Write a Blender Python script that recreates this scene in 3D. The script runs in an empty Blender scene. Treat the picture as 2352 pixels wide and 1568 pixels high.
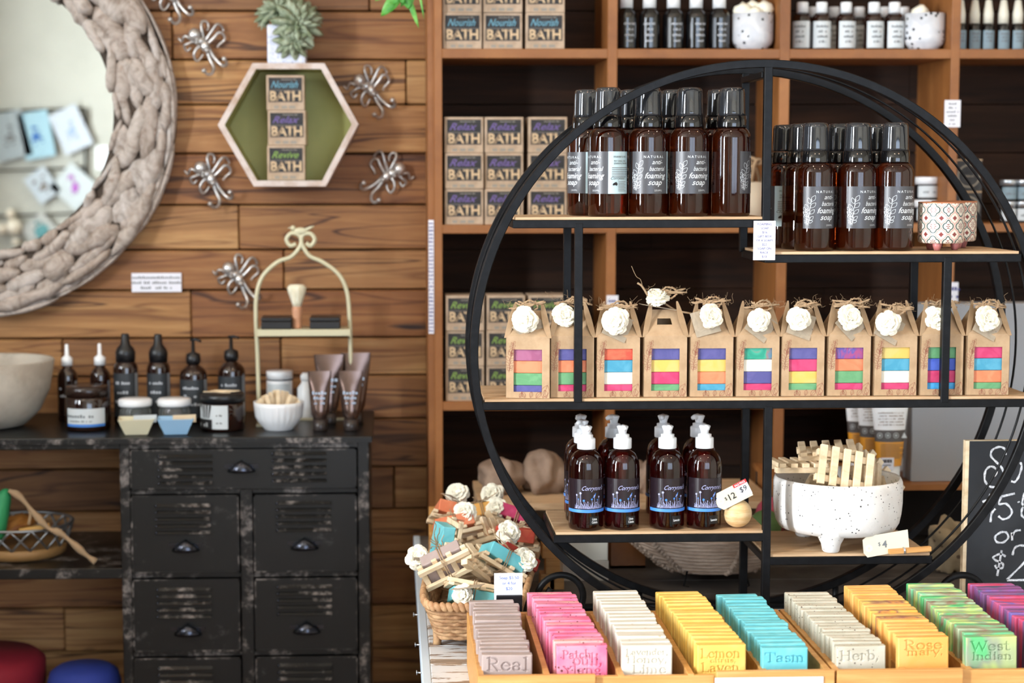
import bpy, bmesh, math, random
import numpy as np
from mathutils import Matrix, Vector, noise
R = random.Random(7)
PI = math.pi
sc = bpy.context.scene
COL = sc.collection
# ---------------------------------------------------------------- camera
F = 3990.0; PPX = 1036.0; PPY = 784.0; EYE = Vector((0, 0, 1.5))
Yw = Vector(((897 - PPX) / F, (PPY - 400) / F, -1)).normalized()
_r = math.radians(.28)
_u = Vector((-math.sin(_r), math.cos(_r), 0)); Zw = (_u - _u.dot(Yw) * Yw).normalized()
Xw = Yw.cross(Zw)
cd = bpy.data.cameras.new('camera'); cam = bpy.data.objects.new('camera', cd); COL.objects.link(cam)
cam.matrix_world = Matrix.Translation(EYE) @ Matrix((Xw, Yw, Zw)).to_4x4()
cd.sensor_width = 36; cd.lens = F / 2352 * 36; cd.shift_x = (1176 - PPX) / 2352
cd.clip_start = .05; cd.clip_end = 40
cd.dof.use_dof = True; cd.dof.focus_distance = 2.42; cd.dof.aperture_fstop = 4.3
sc.camera = cam
def P(px, py, Y):                      # pixel on the plane y = Y
    c = Vector(((px - PPX) / F, -(py - PPY) / F, -1))
    d = Vector((c.dot(Xw), c.dot(Yw), c.dot(Zw)))
    return EYE + d * (Y / d.y)
def ZP(px, py, z):                     # pixel on the plane z = z
    c = Vector(((px - PPX) / F, -(py - PPY) / F, -1))
    d = Vector((c.dot(Xw), c.dot(Yw), c.dot(Zw)))
    return EYE + d * ((z - EYE.z) / d.z)
# ---------------------------------------------------------------- world, lights, exposure
w = bpy.data.worlds.new('daylight'); sc.world = w; w.use_nodes = True
w.node_tree.nodes['Background'].inputs[0].default_value = (.75, .85, 1, 1)
w.node_tree.nodes['Background'].inputs[1].default_value = .6
sc.view_settings.view_transform = 'Standard'; sc.view_settings.look = 'None'
sc.view_settings.gamma = 1; sc.view_settings.use_curve_mapping = False
sc.view_settings.exposure = 0.68
def area(name, loc, rot, sx, sy, power, col, spread=PI):
    l = bpy.data.lights.new(name, 'AREA'); l.shape = 'RECTANGLE'; l.size = sx; l.size_y = sy
    l.energy = power; l.color = col; l.spread = spread
    o = bpy.data.objects.new(name, l); COL.objects.link(o); o.location = loc; o.rotation_euler = rot
    return o
# daylight by the left shop windows, plus an added front fill behind the camera
area('window_light', (-2.5, .35, 1.75), (0, -PI / 2, 0), 2.0, .32, 116, (.9, .95, 1), 2.5)
area('window_light', (-2.5, 1.75, 1.75), (0, -PI / 2, 0), 1.7, .45, 16, (.86, .93, 1))
area('front_fill_light', (1.2, -1.5, 1.8), (PI / 2, 0, PI), 2.4, 1.7, 25, (.9, .95, 1))
def spot(name, loc, power, col, rad, ang=140):
    l = bpy.data.lights.new(name, 'SPOT'); l.energy = power; l.color = col; l.shadow_soft_size = rad
    l.spot_size = math.radians(ang); l.spot_blend = .6
    o = bpy.data.objects.new(name, l); COL.objects.link(o); o.location = loc
    return o
LAMPS = [(-.9, 1.1), (.25, 1.2), (1.15, 1.15), (-.9, 2.35), (.35, 2.1), (1.3, 2.2)]
for lx, ly in LAMPS:
    spot('ceiling_lamp_light', (lx, ly, 2.74), 4.5, (1, .82, .6), .03)
# ---------------------------------------------------------------- naming
def tag(o, label=None, cat=None, group=None, kind=None):
    if label: o['label'] = label
    if cat: o['category'] = cat
    if group: o['group'] = group
    if kind: o['kind'] = kind
    return o
def thing(name, label, cat, loc=(0, 0, 0), rz=0, group=None):
    o = bpy.data.objects.new(name, None); COL.objects.link(o)
    o.empty_display_size = .01; o.location = loc; o.rotation_euler = (0, 0, rz) if not hasattr(rz, '__len__') else rz
    return tag(o, label, cat, group)
KIDS = {}
def copy_tree(o, parent=None, loc=None, rz=None, label=None, name=None):
    c = o.copy(); COL.objects.link(c); c.parent = parent
    if loc is not None: c.location = loc
    if rz is not None: c.rotation_euler = (0, 0, rz) if not hasattr(rz, '__len__') else rz
    if label: c['label'] = label
    for ch in KIDS.get(o, []):
        d = copy_tree(ch, c); KIDS.setdefault(c, []).append(d)
    return c
# ---------------------------------------------------------------- mesh builder
def TR(x=0, y=0, z=0, rx=0, ry=0, rz=0, s=1):
    return Matrix.Translation((x, y, z)) @ Matrix.Rotation(rz, 4, 'Z') @ Matrix.Rotation(ry, 4, 'Y') @ Matrix.Rotation(rx, 4, 'X') @ Matrix.Scale(s, 4)
def catmull(p, n=6, closed=False):
    p = [Vector(q) for q in p]; out = []; m = len(p)
    for i in range(m if closed else m - 1):
        a = p[(i - 1) % m] if closed or i > 0 else 2 * p[0] - p[1]
        b = p[i]; c = p[(i + 1) % m]
        d = p[(i + 2) % m] if closed or i + 2 < m else 2 * p[-1] - p[-2]
        for k in range(n):
            t = k / n
            out.append(.5 * ((2 * b) + (c - a) * t + (2 * a - 5 * b + 4 * c - d) * t * t + (3 * b - a - 3 * c + d) * t ** 3))
    if not closed: out.append(p[-1])
    return out
class MB:
    def __init__(s): s.v = []; s.f = []; s.mi = []; s.sm = []; s.M = Matrix(); s.tint = []; s.t = 0.5
    def add(s, vs, fs, mi=0, sm=False):
        b = len(s.v); M = s.M
        s.v += [M @ Vector(q) for q in vs]
        for f in fs: s.f.append([b + i for i in f])
        s.mi += [mi] * len(fs); s.sm += [sm] * len(fs); s.tint += [s.t] * len(vs)
        return s
    def box(s, x0, x1, y0, y1, z0, z1, mi=0):
        return s.add([(x0, y0, z0), (x1, y0, z0), (x1, y1, z0), (x0, y1, z0), (x0, y0, z1), (x1, y0, z1), (x1, y1, z1), (x0, y1, z1)],
                     [(3, 2, 1, 0), (4, 5, 6, 7), (0, 1, 5, 4), (1, 2, 6, 5), (2, 3, 7, 6), (3, 0, 4, 7)], mi)
    def lathe(s, pr, n=32, mi=0, sm=True, caps=True, sx=1, sy=1, rf=None):
        vs = []
        for r, z in pr:
            for k in range(n):
                a = 2 * PI * k / n; q = r * (rf(a, z) if rf else 1)
                vs.append((q * math.sin(a) * sx, -q * math.cos(a) * sy, z))
        fs = [(i * n + k, i * n + (k + 1) % n, (i + 1) * n + (k + 1) % n, (i + 1) * n + k) for i in range(len(pr) - 1) for k in range(n)]
        s.add(vs, fs, mi, sm)
        if caps:
            b = len(s.v) - len(vs)
            if pr[0][0] > 1e-6: s.f.append([b + k for k in range(n)][::-1]); s.mi.append(mi); s.sm.append(False)
            if pr[-1][0] > 1e-6: s.f.append([b + (len(pr) - 1) * n + k for k in range(n)]); s.mi.append(mi); s.sm.append(False)
        return s
    def tube(s, pts, r, seg=6, closed=False, mi=0, sm=True, flat=None, sq=False):
        pts = [Vector(q) for q in pts]; n = len(pts)
        T = []
        for i in range(n):
            a = pts[(i - 1) % n] if closed or i > 0 else pts[0]
            b = pts[(i + 1) % n] if closed or i < n - 1 else pts[-1]
            t = (b - a); T.append(t.normalized() if t.length > 1e-9 else Vector((0, 0, 1)))
        u = T[0].orthogonal().normalized(); vs = []
        if flat: u = Vector(flat)
        for i in range(n):
            u = (u - u.dot(T[i]) * T[i])
            u = u.normalized() if u.length > 1e-6 else T[i].orthogonal().normalized()
            w2 = T[i].cross(u); rr = r[i] if hasattr(r, '__len__') else r
            for k in range(seg):
                a = 2 * PI * (k + (.5 if sq else 0)) / seg
                vs.append(pts[i] + (u * math.cos(a) + w2 * math.sin(a)) * rr)
        m = n if closed else n - 1
        fs = [(i * seg + k, i * seg + (k + 1) % seg, ((i + 1) % n) * seg + (k + 1) % seg, ((i + 1) % n) * seg + k) for i in range(m) for k in range(seg)]
        if not closed: fs += [tuple(range(seg))[::-1], tuple((n - 1) * seg + k for k in range(seg))]
        return s.add(vs, fs, mi, sm)
    def ico(s, c, r, mi=0, sub=2, sc3=(1, 1, 1), nz=0, seed=0, fr=3, M=None):
        bm = bmesh.new(); bmesh.ops.create_icosphere(bm, subdivisions=sub, radius=1)
        vs = []
        for q in bm.verts:
            p = q.co.normalized(); k = 1
            if nz: k = 1 + nz * noise.noise(p * fr + Vector((seed, seed * 1.7, 0)))
            p = Vector((p.x * sc3[0], p.y * sc3[1], p.z * sc3[2])) * r * k
            if M: p = M @ p
            vs.append(p + Vector(c))
        fs = [[q.index for q in f.verts] for f in bm.faces]; bm.free()
        return s.add(vs, fs, mi, True)
    def flat2(s, v2, fs, fn, mi=0):
        return s.add([fn(x, y) for x, y in v2], fs, mi)
    def build(s, name, mats, parent=None, loc=None, rz=None, bev=0, seg=2, sol=0, sub=0, label=None, tint=False):
        me = bpy.data.meshes.new(name); me.from_pydata([tuple(q) for q in s.v], [], s.f)
        if not isinstance(mats, (list, tuple)): mats = [mats]
        for m in mats: me.materials.append(m)
        me.polygons.foreach_set('material_index', s.mi); me.polygons.foreach_set('use_smooth', s.sm)
        if tint:
            at = me.attributes.new('tint', 'FLOAT', 'POINT'); at.data.foreach_set('value', s.tint)
        me.update()
        o = bpy.data.objects.new(name, me); COL.objects.link(o)
        if parent: o.parent = parent; KIDS.setdefault(parent, []).append(o)
        if loc is not None: o.location = loc
        if rz is not None: o.rotation_euler = (0, 0, rz) if not hasattr(rz, '__len__') else rz
        if sol: m = o.modifiers.new('t', 'SOLIDIFY'); m.thickness = sol; m.offset = -1
        if bev: m = o.modifiers.new('b', 'BEVEL'); m.width = bev; m.segments = seg; m.limit_method = 'ANGLE'; m.angle_limit = .6
        if sub: m = o.modifiers.new('s', 'SUBSURF'); m.levels = sub; m.render_levels = sub
        if label: o['label'] = label
        return o
_tc = {}
def text2(st, size=1, shear=0, bold=0, align='CENTER', space=1, res=2, lead=1):
    k = (st, shear, bold, align, space, res, lead)
    if k not in _tc:
        cu = bpy.data.curves.new('t', 'FONT'); cu.body = st; cu.size = 1; cu.shear = shear; cu.offset = bold
        cu.align_x = align; cu.space_character = space; cu.space_line = lead; cu.resolution_u = res; cu.fill_mode = 'FRONT'
        o = bpy.data.objects.new('t', cu); me = bpy.data.meshes.new_from_object(o)
        _tc[k] = ([(q.co.x, q.co.y) for q in me.vertices], [tuple(p.vertices) for p in me.polygons])
        bpy.data.objects.remove(o); bpy.data.meshes.remove(me)
    v, f = _tc[k]
    return [(x * size, y * size) for x, y in v], f
def ribbon(pts, wd):
    vs = []; n = len(pts)
    for i in range(n):
        a = pts[max(i - 1, 0)]; b = pts[min(i + 1, n - 1)]
        dx, dy = b[0] - a[0], b[1] - a[1]; l = math.hypot(dx, dy) or 1
        q = wd[i] if hasattr(wd, '__len__') else wd
        nx, ny = -dy / l * q / 2, dx / l * q / 2
        vs += [(pts[i][0] + nx, pts[i][1] + ny), (pts[i][0] - nx, pts[i][1] - ny)]
    return vs, [(2 * i, 2 * i + 1, 2 * i + 3, 2 * i + 2) for i in range(n - 1)]
def front(ox=0, oz=0, y=0): return lambda u, v: (ox + u, y, oz + v)
def cyl(Rr, oz=0, a0=0): return lambda u, v: (Rr * math.sin(u / Rr + a0), -Rr * math.cos(u / Rr + a0), v + oz)
def put_text(mb, st, size, fn, cx, cy, mi, fit=None, **k):
    if st[0] == '~':                       # print too small to read in the photograph: rows of tiny marks
        n = max(3, len(st) - 1); wd = fit or n * size * .48; rr = random.Random(len(st) * 7 + int(cy * 1e5)); x = cx - wd / 2; st_ = wd / n
        for i in range(n):
            if rr.random() < .15 and 0 < i < n - 1: continue
            put_rect(mb, x + st_ * i, x + st_ * (i + .72), cy, cy + size * rr.choice((.36, .42, .55)), fn, mi)
        return
    v, f = text2(st, size, **k)
    if fit and v:
        x0 = min(q[0] for q in v); x1 = max(q[0] for q in v); q = fit / (x1 - x0); v = [((a - (x0 + x1) / 2) * q, b * min(1, 1) ) for a, b in v]
    mb.flat2([(a + cx, b + cy) for a, b in v], f, fn, mi)
def put_rect(mb, x0, x1, y0, y1, fn, mi, n=1):
    v = []; 
    for i in range(n + 1):
        x = x0 + (x1 - x0) * i / n; v += [(x, y0), (x, y1)]
    mb.flat2(v, [(2 * i, 2 * i + 2, 2 * i + 3, 2 * i + 1) for i in range(n)], fn, mi)
# ---------------------------------------------------------------- materials
def lin(c):
    return tuple(((x / 255) / 12.92 if x / 255 <= .04045 else ((x / 255 + .055) / 1.055) ** 2.4) for x in c) + (1,)
_mc = {}
def mat(name, c=(128, 128, 128), rough=.6, metal=0, spec=None, trans=0, ior=None, coat=0, sss=0, emit=0, alpha=1):
    if name in _mc: return _mc[name]
    m = bpy.data.materials.new(name); m.use_nodes = True; b = m.node_tree.nodes['Principled BSDF']
    b.inputs['Base Color'].default_value = lin(c); b.inputs['Roughness'].default_value = rough; b.inputs['Metallic'].default_value = metal
    if spec is not None: b.inputs['Specular IOR Level'].default_value = spec
    if trans: b.inputs['Transmission Weight'].default_value = trans
    if ior: b.inputs['IOR'].default_value = ior
    if coat: b.inputs['Coat Weight'].default_value = coat; b.inputs['Coat Roughness'].default_value = .03
    if emit: b.inputs['Emission Color'].default_value = lin(c); b.inputs['Emission Strength'].default_value = emit
    _mc[name] = m; return m
class NT:
    def __init__(s, m): s.t = m.node_tree; s.n = s.t.nodes; s.l = s.t.links; s.b = s.n['Principled BSDF']
    def new(s, ty, ins=None, **k):
        x = s.n.new(ty)
        for a, v in k.items(): setattr(x, a, v)
        for a, v in (ins or {}).items():
            if hasattr(v, 'is_linked') or hasattr(v, 'links'): s.l.new(v, x.inputs[a])
            else: x.inputs[a].default_value = v
        return x
    def coord(s, kind='Object', scale=(1, 1, 1), off=None):
        tc = s.new('ShaderNodeTexCoord'); mp = s.new('ShaderNodeMapping', {'Vector': tc.outputs[kind], 'Scale': scale})
        if off is not None: s.l.new(off, mp.inputs['Location'])
        return mp.outputs[0]
    def noise(s, v, scale=5, detail=4, rough=.6, dist=0):
        return s.new('ShaderNodeTexNoise', {'Vector': v, 'Scale': scale, 'Detail': detail, 'Roughness': rough, 'Distortion': dist}).outputs[0]
    def ramp(s, fac, stops, interp='LINEAR'):
        r = s.new('ShaderNodeValToRGB', {'Fac': fac}); e = r.color_ramp.elements; r.color_ramp.interpolation = interp
        while len(e) < len(stops): e.new(.5)
        for x, (p, c) in zip(e, stops):
            x.position = p; x.color = lin(c) if len(c) == 3 else c
        return r.outputs[0]
    def mix(s, fac, a, b, mode='MIX'):
        x = s.n.new('ShaderNodeMix'); x.data_type = 'RGBA'; x.blend_type = mode
        for i, v in ((0, fac), (6, a), (7, b)):
            if hasattr(v, 'links'): s.l.new(v, x.inputs[i])
            else: x.inputs[i].default_value = (lin(v) if len(v) == 3 else v) if hasattr(v, '__len__') else v
        return x.outputs[2]
    def bump(s, h, st=.3, d=.002):
        x = s.new('ShaderNodeBump', {'Height': h, 'Strength': st, 'Distance': d}); s.l.new(x.outputs[0], s.b.inputs['Normal'])
    def math(s, op, a, b=0.0):
        x = s.n.new('ShaderNodeMath'); x.operation = op
        for i, v in ((0, a), (1, b)):
            if hasattr(v, 'links'): s.l.new(v, x.inputs[i])
            else: x.inputs[i].default_value = v
        return x.outputs[0]
    def color(s, c): s.l.new(c, s.b.inputs['Base Color'])
def two(name, c1, c2, scale=20, lo=.4, hi=.6, stretch=(1, 1, 1), rough=.6, bump=0, bd=.001, detail=4, metal=0, dist=0, spec=None, obj_random=False):
    if name in _mc: return _mc[name]
    m = mat(name, c1, rough, metal, spec); t = NT(m)
    off = None
    if obj_random:
        oi = t.new('ShaderNodeObjectInfo'); off = t.new('ShaderNodeVectorMath', {0: oi.outputs['Location'], 1: (7.3, 5.1, 9.7)}, operation='MULTIPLY').outputs[0]
    v = t.coord('Object', stretch, off); n = t.noise(v, scale, detail, .6, dist)
    t.color(t.ramp(n, [(lo, c1), (hi, c2)]))
    if bump: t.bump(n, bump, bd)
    return m
def speck(name, base, base2, dots, scale=60, thr=.12, sw=6, rough=.55, bump=.25):
    """soap or glaze: soft two tone body with small dark specks"""
    if name in _mc: return _mc[name]
    m = mat(name, base, rough); t = NT(m)
    oi = t.new('ShaderNodeObjectInfo'); off = t.new('ShaderNodeVectorMath', {0: oi.outputs['Location'], 1: (31.3, 57.1, 9.7)}, operation='MULTIPLY').outputs[0]
    v = t.coord('Object', (1, 1, 1), off); n = t.noise(v, sw, 3, .5, 1.5)
    c = t.ramp(n, [(.42, base), (.6, base2)])
    if dots:
        vo = t.new('ShaderNodeTexVoronoi', {'Vector': v, 'Scale': scale}); n2 = t.noise(v, scale * .7, 2)
        k = t.math('LESS_THAN', t.math('ADD', vo.outputs['Distance'], t.math('MULTIPLY', n2, .35)), thr + .17)
        c = t.mix(k, c, dots)
    t.color(c); t.bump(t.noise(v, 160, 3), bump, .0008)
    return m
def swirl(name, cols, scale=9, rough=.55):
    if name in _mc: return _mc[name]
    m = mat(name, cols[0], rough); t = NT(m)
    oi = t.new('ShaderNodeObjectInfo'); off = t.new('ShaderNodeVectorMath', {0: oi.outputs['Location'], 1: (31.3, 97.1, 9.7)}, operation='MULTIPLY').outputs[0]
    v = t.coord('Object', (1, 2.5, .6), off); n = t.noise(v, scale, 2, .5, 2.2)
    k = len(cols); t.color(t.ramp(n, [(.33 + .34 * i / (k - 1), c) for i, c in enumerate(cols)]))
    t.bump(t.noise(v, 120, 3), .2, .0008)
    return m
def wood(name, cols, gs=(3, 60, 60), scale=1, rough=.55, bump=.2, tint=False, knots=False, coat=0):
    if name in _mc: return _mc[name]
    m = mat(name, cols[0], rough, coat=coat); t = NT(m)
    off = None
    if tint:
        at = t.new('ShaderNodeAttribute', attribute_name='tint')
        cx = t.new('ShaderNodeCombineXYZ', {0: t.math('MULTIPLY', at.outputs['Fac'], 37.0), 1: t.math('MULTIPLY', at.outputs['Fac'], 11.0), 2: t.math('MULTIPLY', at.outputs['Fac'], 53.0)}); off = cx.outputs[0]
    v = t.coord('Object', gs, off)
    n = t.noise(v, scale, 5, .62, .6); c = t.ramp(n, [(.3, cols[0]), (.5, cols[1]), (.7, cols[2])])
    if tint:
        v2 = t.coord('Object', (.8, 1, 5), off); n2 = t.noise(v2, 1.4, 3, .5, .8)
        c = t.mix(t.ramp(n2, [(.45, (0, 0, 0)), (.75, (190, 190, 190))]), c, (128, 80, 50))
        tc = t.ramp(at.outputs['Fac'], [(0, (176, 150, 130)), (.2, (238, 214, 188)), (.45, (255, 246, 230)), (.7, (206, 172, 142)), (.85, (255, 240, 214)), (1, (214, 176, 150))])
        c = t.mix(.95, c, tc, 'MULTIPLY')
        v3 = t.coord('Object', (.55, 1, 9), off); n3 = t.noise(v3, 2.0, 2, .45, 1.0)
        ring = t.ramp(t.math('ABSOLUTE', t.math('SUBTRACT', n3, .56)), [(0, (50, 30, 20)), (.006, (120, 84, 60)), (.02, (255, 255, 255))])
        c = t.mix(.8, c, ring, 'MULTIPLY')
        ring2 = t.ramp(t.math('ABSOLUTE', t.math('SUBTRACT', n3, .42)), [(0, (150, 112, 84)), (.03, (255, 255, 255))])
        c = t.mix(.6, c, ring2, 'MULTIPLY')
        v4 = t.coord('Object', (1.6, 1, 9), off); n4 = t.noise(v4, 2.2, 2, .5, .3)
        c = t.mix(t.ramp(n4, [(.69, (0, 0, 0)), (.75, (255, 255, 255))]), c, (44, 26, 24))
    t.color(c); t.bump(n, bump, .001)
    return m
M = {}
M['plank'] = wood('reclaimed_plank', [(150, 112, 72), (180, 140, 94), (200, 166, 118)], (3, 8, 45), 1.2, .6, .25, tint=True)
M['gap'] = mat('plank_gap', (18, 11, 8), .9)
M['shelfwood'] = wood('shelf_pine', [(122, 74, 36), (148, 94, 48), (164, 108, 58)], (10, 40, 10), .5, .5, .1)
M['black'] = two('black_steel', (11, 11, 12), (24, 24, 26), 70, .45, .75, rough=.42, bump=.15, metal=.0, spec=.18)
M['board'] = wood('shelf_board', [(170, 136, 100), (198, 164, 126), (214, 184, 148)], (6, 60, 60), 1, .6, .1)
M['paint'] = mat('white_paper', (238, 238, 246), .7)
M['ink'] = mat('blue_ink', (70, 74, 140), .7)
M['inkblack'] = mat('black_ink', (30, 28, 28), .7)
M['glassy_white'] = mat('white_plastic', (238, 240, 242), .3)
M['blackplastic'] = mat('black_plastic', (20, 20, 23), .35)
M['brownglass'] = mat('brown_glass', (110, 42, 12), .03, trans=.92, ior=1.4, coat=.5)
M['darkglass'] = mat('dark_red_glass', (78, 16, 14), .03, trans=.9, ior=1.38, coat=.5)
M['amberdark'] = mat('dark_amber_glass', (34, 14, 8), .08, coat=.5)
M['kraft'] = two('kraft_card', (172, 142, 108), (186, 156, 122), 35, rough=.75, bump=.08)
M['cream'] = mat('cream_ceramic', (226, 222, 206), .45)
M['silver'] = two('cast_silver', (182, 178, 174), (214, 210, 206), 40, rough=.3, metal=.7)
M['paperkraft'] = two('pale_box_card', (176, 152, 128), (196, 172, 148), 30, rough=.8)
M['bamboo'] = wood('bamboo', [(190, 134, 70), (206, 150, 84), (220, 168, 104)], (4, 90, 90), 1.3, .45, .06)
M['palewood'] = wood('pale_pine', [(206, 178, 138), (228, 204, 168), (238, 218, 186)], (20, 60, 60), 1, .6, .05)
M['twine'] = mat('jute_twine', (168, 140, 108), .9)
M['petal'] = mat('cream_petal', (246, 240, 220), .7)
M['tag'] = speck('spotted_tag_card', (172, 156, 134), (160, 146, 126), (92, 92, 96), 160, .1, 60, .8, .05)
M['greytext'] = mat('grey_text', (120, 124, 128), .7)
# ================================================================ the room
def struct(o): o['kind'] = 'structure'; return o
def slab(name, x0, x1, y0, y1, z0, z1, m): return struct(MB().box(x0, x1, y0, y1, z0, z1).build(name, m))
M['plaster'] = two('cream_plaster', (222, 214, 196), (228, 221, 204), 4, rough=.85)
M['floor'] = wood('floor_boards', [(70, 46, 30), (92, 62, 40), (110, 78, 52)], (30, 3, 3), .6, .4, .1)
WX0, WX1, WY0, WY1, HT = -2.7, 3.2, -1.7, 3.5, 2.8
slab('floor', WX0, WX1, WY0, WY1 + .1, -.05, 0, M['floor'])
slab('ceiling', WX0, WX1, WY0, WY1 + .1, HT, HT + .05, M['plaster'])
slab('wall_left', WX0 - .05, WX0, WY0, WY1 + .1, 0, HT, M['plaster'])
slab('wall_right', WX1, WX1 + .05, WY0, WY1 + .1, 0, HT, M['plaster'])
slab('wall_front', WX0, WX1, WY0 - .05, WY0, 0, HT, M['plaster'])
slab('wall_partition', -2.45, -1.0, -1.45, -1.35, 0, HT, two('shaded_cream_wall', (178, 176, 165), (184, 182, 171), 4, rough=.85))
# added cupboard outside the picture, blocking window light from the lower left wall
t = thing('light_block_cupboard', 'added tall dark cupboard out of frame, keeping window light off the lower left wall', 'cupboard', (-1.6, 1.9, 0))
MB().box(-.29, .29, -.5, .5, .06, 1.36).build('body', mat('dark_walnut', (58, 40, 30), .5), t, bev=.004); MB().box(-.31, .31, -.52, .52, 1.36, 1.39).build('top', mat('dark_walnut', (58, 40, 30), .5), t, bev=.004)
MB().box(-.27, .27, -.48, .48, 0, .06).build('plinth', mat('dark_walnut', (58, 40, 30), .5), t)
for y_ in (-.25, .25): MB().box(.29, .302, y_ - .24, y_ + .24, .09, 1.33).build('door', mat('dark_walnut', (58, 40, 30), .5), t, bev=.003)
# windows of the shop; the last one is added to carry the front fill
M['frame'] = mat('window_frame', (60, 58, 56), .5)
M['sky'] = mat('window_sky', (215, 232, 255), .4, emit=1.6)
def window(name, ax, p, a0, a1, z0, z1):
    m = MB(); g = MB(); t = .04
    def bx(mm, u0, u1, w0, w1, d0, d1):
        if ax == 'x': mm.box(p + d0, p + d1, u0, u1, w0, w1)
        else: mm.box(u0, u1, p + d0, p + d1, w0, w1)
    s = 1
    bx(m, a0, a1, z0, z0 + t, 0, .04 * s); bx(m, a0, a1, z1 - t, z1, 0, .04 * s); bx(m, a0, a0 + t, z0, z1, 0, .04); bx(m, a1 - t, a1, z0, z1, 0, .04)
    bx(m, (a0 + a1) / 2 - .012, (a0 + a1) / 2 + .012, z0, z1, 0, .03)
    bx(g, a0 + t, a1 - t, z0 + t, z1 - t, 0, .01)
    o = struct(m.build(name, M['frame'])); g.build('window_pane', M['sky'], o)
window('window_1', 'x', WX0, -.1, .8, .75, 2.7); window('window_2', 'x', WX0, 1.5, 2.0, .85, 2.6)
window('fill_window', 'y', WY0, 0, 2.4, .8, 2.6)
# reclaimed plank wall
PR = [25, 137, 240, 352, 470, 573, 665, 775, 862, 962, 1073, 1170, 1270, 1390, 1490, 1590]
zr = [P(700, y, WY1).z for y in PR]
while zr[0] < HT: zr.insert(0, zr[0] + .095)
zr[0] = HT
while zr[-1] > 0: zr.append(max(0, zr[-1] - .098))
pw = MB(); rp = random.Random(21)
def xp(px, py, Y): return P(px, py, Y).x
for i in range(len(zr) - 1):
    z1, z0 = zr[i], zr[i + 1]; x = WX0; ym = (z0 + z1) / 2
    cuts = []
    while x < WX1: x += rp.uniform(.7, 1.7); cuts.append(min(x, WX1))
    for pxc, pyc in ((652, 620), (645, 800), (148, 1440), (395, 80), (905, 1100)):
        zc = P(pxc, pyc, WY1).z
        if z0 < zc < z1:
            xc = xp(pxc, pyc, WY1); cuts = [c for c in cuts if abs(c - xc) > .3] + [xc]
    cuts.sort(); x = WX0
    for c in cuts:
        pw.t = rp.random(); d = rp.uniform(-.003, .003)
        pw.box(x + .0012, c - .0012, WY1 + d, WY1 + .03, z0 + .0016, z1 - .0016); x = c
wb = struct(pw.build('wall_back', M['plank'], bev=.002, seg=1, tint=True))
MB().box(WX0, WX1, WY1 + .031, WY1 + .1, 0, HT).build('plank_backing', M['gap'], wb)
# ================================================================ open shelving on the wall
YF = 3.28
su = thing('shelving_unit', 'honey brown wooden cubby shelving unit fixed against the plank wall', 'shelving', (0, 0, 0))
ZS = [(P(1500, 112, YF).z, P(1500, 134, YF).z), (P(1500, 515, YF).z, P(1500, 535, YF).z), (P(1500, 920, YF).z, P(1500, 940, YF).z), (P(1500, 1322, YF).z, P(1500, 1342, YF).z)]
XD = [(xp(998, 400, YF), xp(1016, 400, YF)), (xp(1394, 400, YF), xp(1416, 400, YF)), (xp(1787, 400, YF), xp(1810, 400, YF)), (xp(2178, 400, YF), xp(2198, 400, YF)), (xp(2570, 400, YF), xp(2590, 400, YF))]
zb, zt = .62, 2.5
for i, (a, b) in enumerate(XD):
    MB().box(a, b, YF, WY1 - .002, zb, zt).build('side_panel' if i in (0, 4) else 'divider', M['shelfwood'], su, bev=.001, seg=1)
for a, b in [(2.1, 2.08)] + ZS:
    for (q, l), (r, s2) in zip(XD[:-1], XD[1:]):
        MB().box(l, r, YF, WY1 - .002, b, a).build('shelf', M['shelfwood'], su, bev=.001, seg=1)
MB().box(XD[0][0] - .012, XD[0][0], YF + .02, WY1 - .002, zb, zt).build('trim_strip', M['shelfwood'], su)
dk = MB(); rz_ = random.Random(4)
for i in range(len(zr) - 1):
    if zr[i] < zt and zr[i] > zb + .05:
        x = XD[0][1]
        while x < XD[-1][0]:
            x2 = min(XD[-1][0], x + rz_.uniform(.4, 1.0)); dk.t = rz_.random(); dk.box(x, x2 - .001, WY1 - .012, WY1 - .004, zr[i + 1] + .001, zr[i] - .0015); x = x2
dk.build('added_back_boards', wood('cubby_shade_board', [(30, 18, 11), (46, 28, 17), (64, 40, 25)], (3, 8, 40), 1.2, .95, .2), su)  # added backs; the deep shade of the cubbies is put into their dark colour
MB().box(XD[0][0], XD[-1][1], YF, YF + .02, 0, .62).build('plinth', M['shelfwood'], su)
S0, S1, S2, S3 = [a for a, b in ZS]
# paper tags on the uprights
def note(name, label, px0, py0, px1, py1, Y, lines=(), mi='paint', ink='ink', group=None, cat='label', rot=0, size=None):
    a = P(px0, py0, Y); b = P(px1, py1, Y); wd = b.x - a.x; h = a.z - b.z
    m = MB().box(-wd / 2, wd / 2, -.0006, 0, -h / 2, h / 2)
    o = m.build(name, M[mi], None, ((a.x + b.x) / 2, Y, (a.z + b.z) / 2), (0, rot, 0)); tag(o, label, cat, group)
    if lines:
        tm = MB(); n = len(lines); lh = h / (n + .7)
        for i, s in enumerate(lines):
            put_text(tm, s, size or lh * .85, front(0, 0, -.0012), 0, h / 2 - lh * (i + 1.1), 0)
        tm.build('printing', M[ink], o)
    return o
note('price_label', 'pink-white paper label stuck on the shelving upright above the patterned candle pot', 2170, 230, 2205, 292, YF - .001, ('~HANDS', '~CREAM', '~RICH AND', '~SMOOTH', '~186', '~EACH'), ink='greytext')
note('price_label', 'small white paper label on the upright above the right end of the gift boxes', 2184, 648, 2200, 694, YF - .001, ('~BATH', '~$12'))
note('price_label', 'small white paper label on the upright seen behind the third gift box', 1393, 678, 1420, 702, YF - .001, ('~$10',))
note('shelf_edge_strip', 'long narrow lilac paper strip down the outer side of the shelving unit', 984, 505, 997, 766, YF + .01, ('~abc',) * 30, size=.006)
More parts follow.
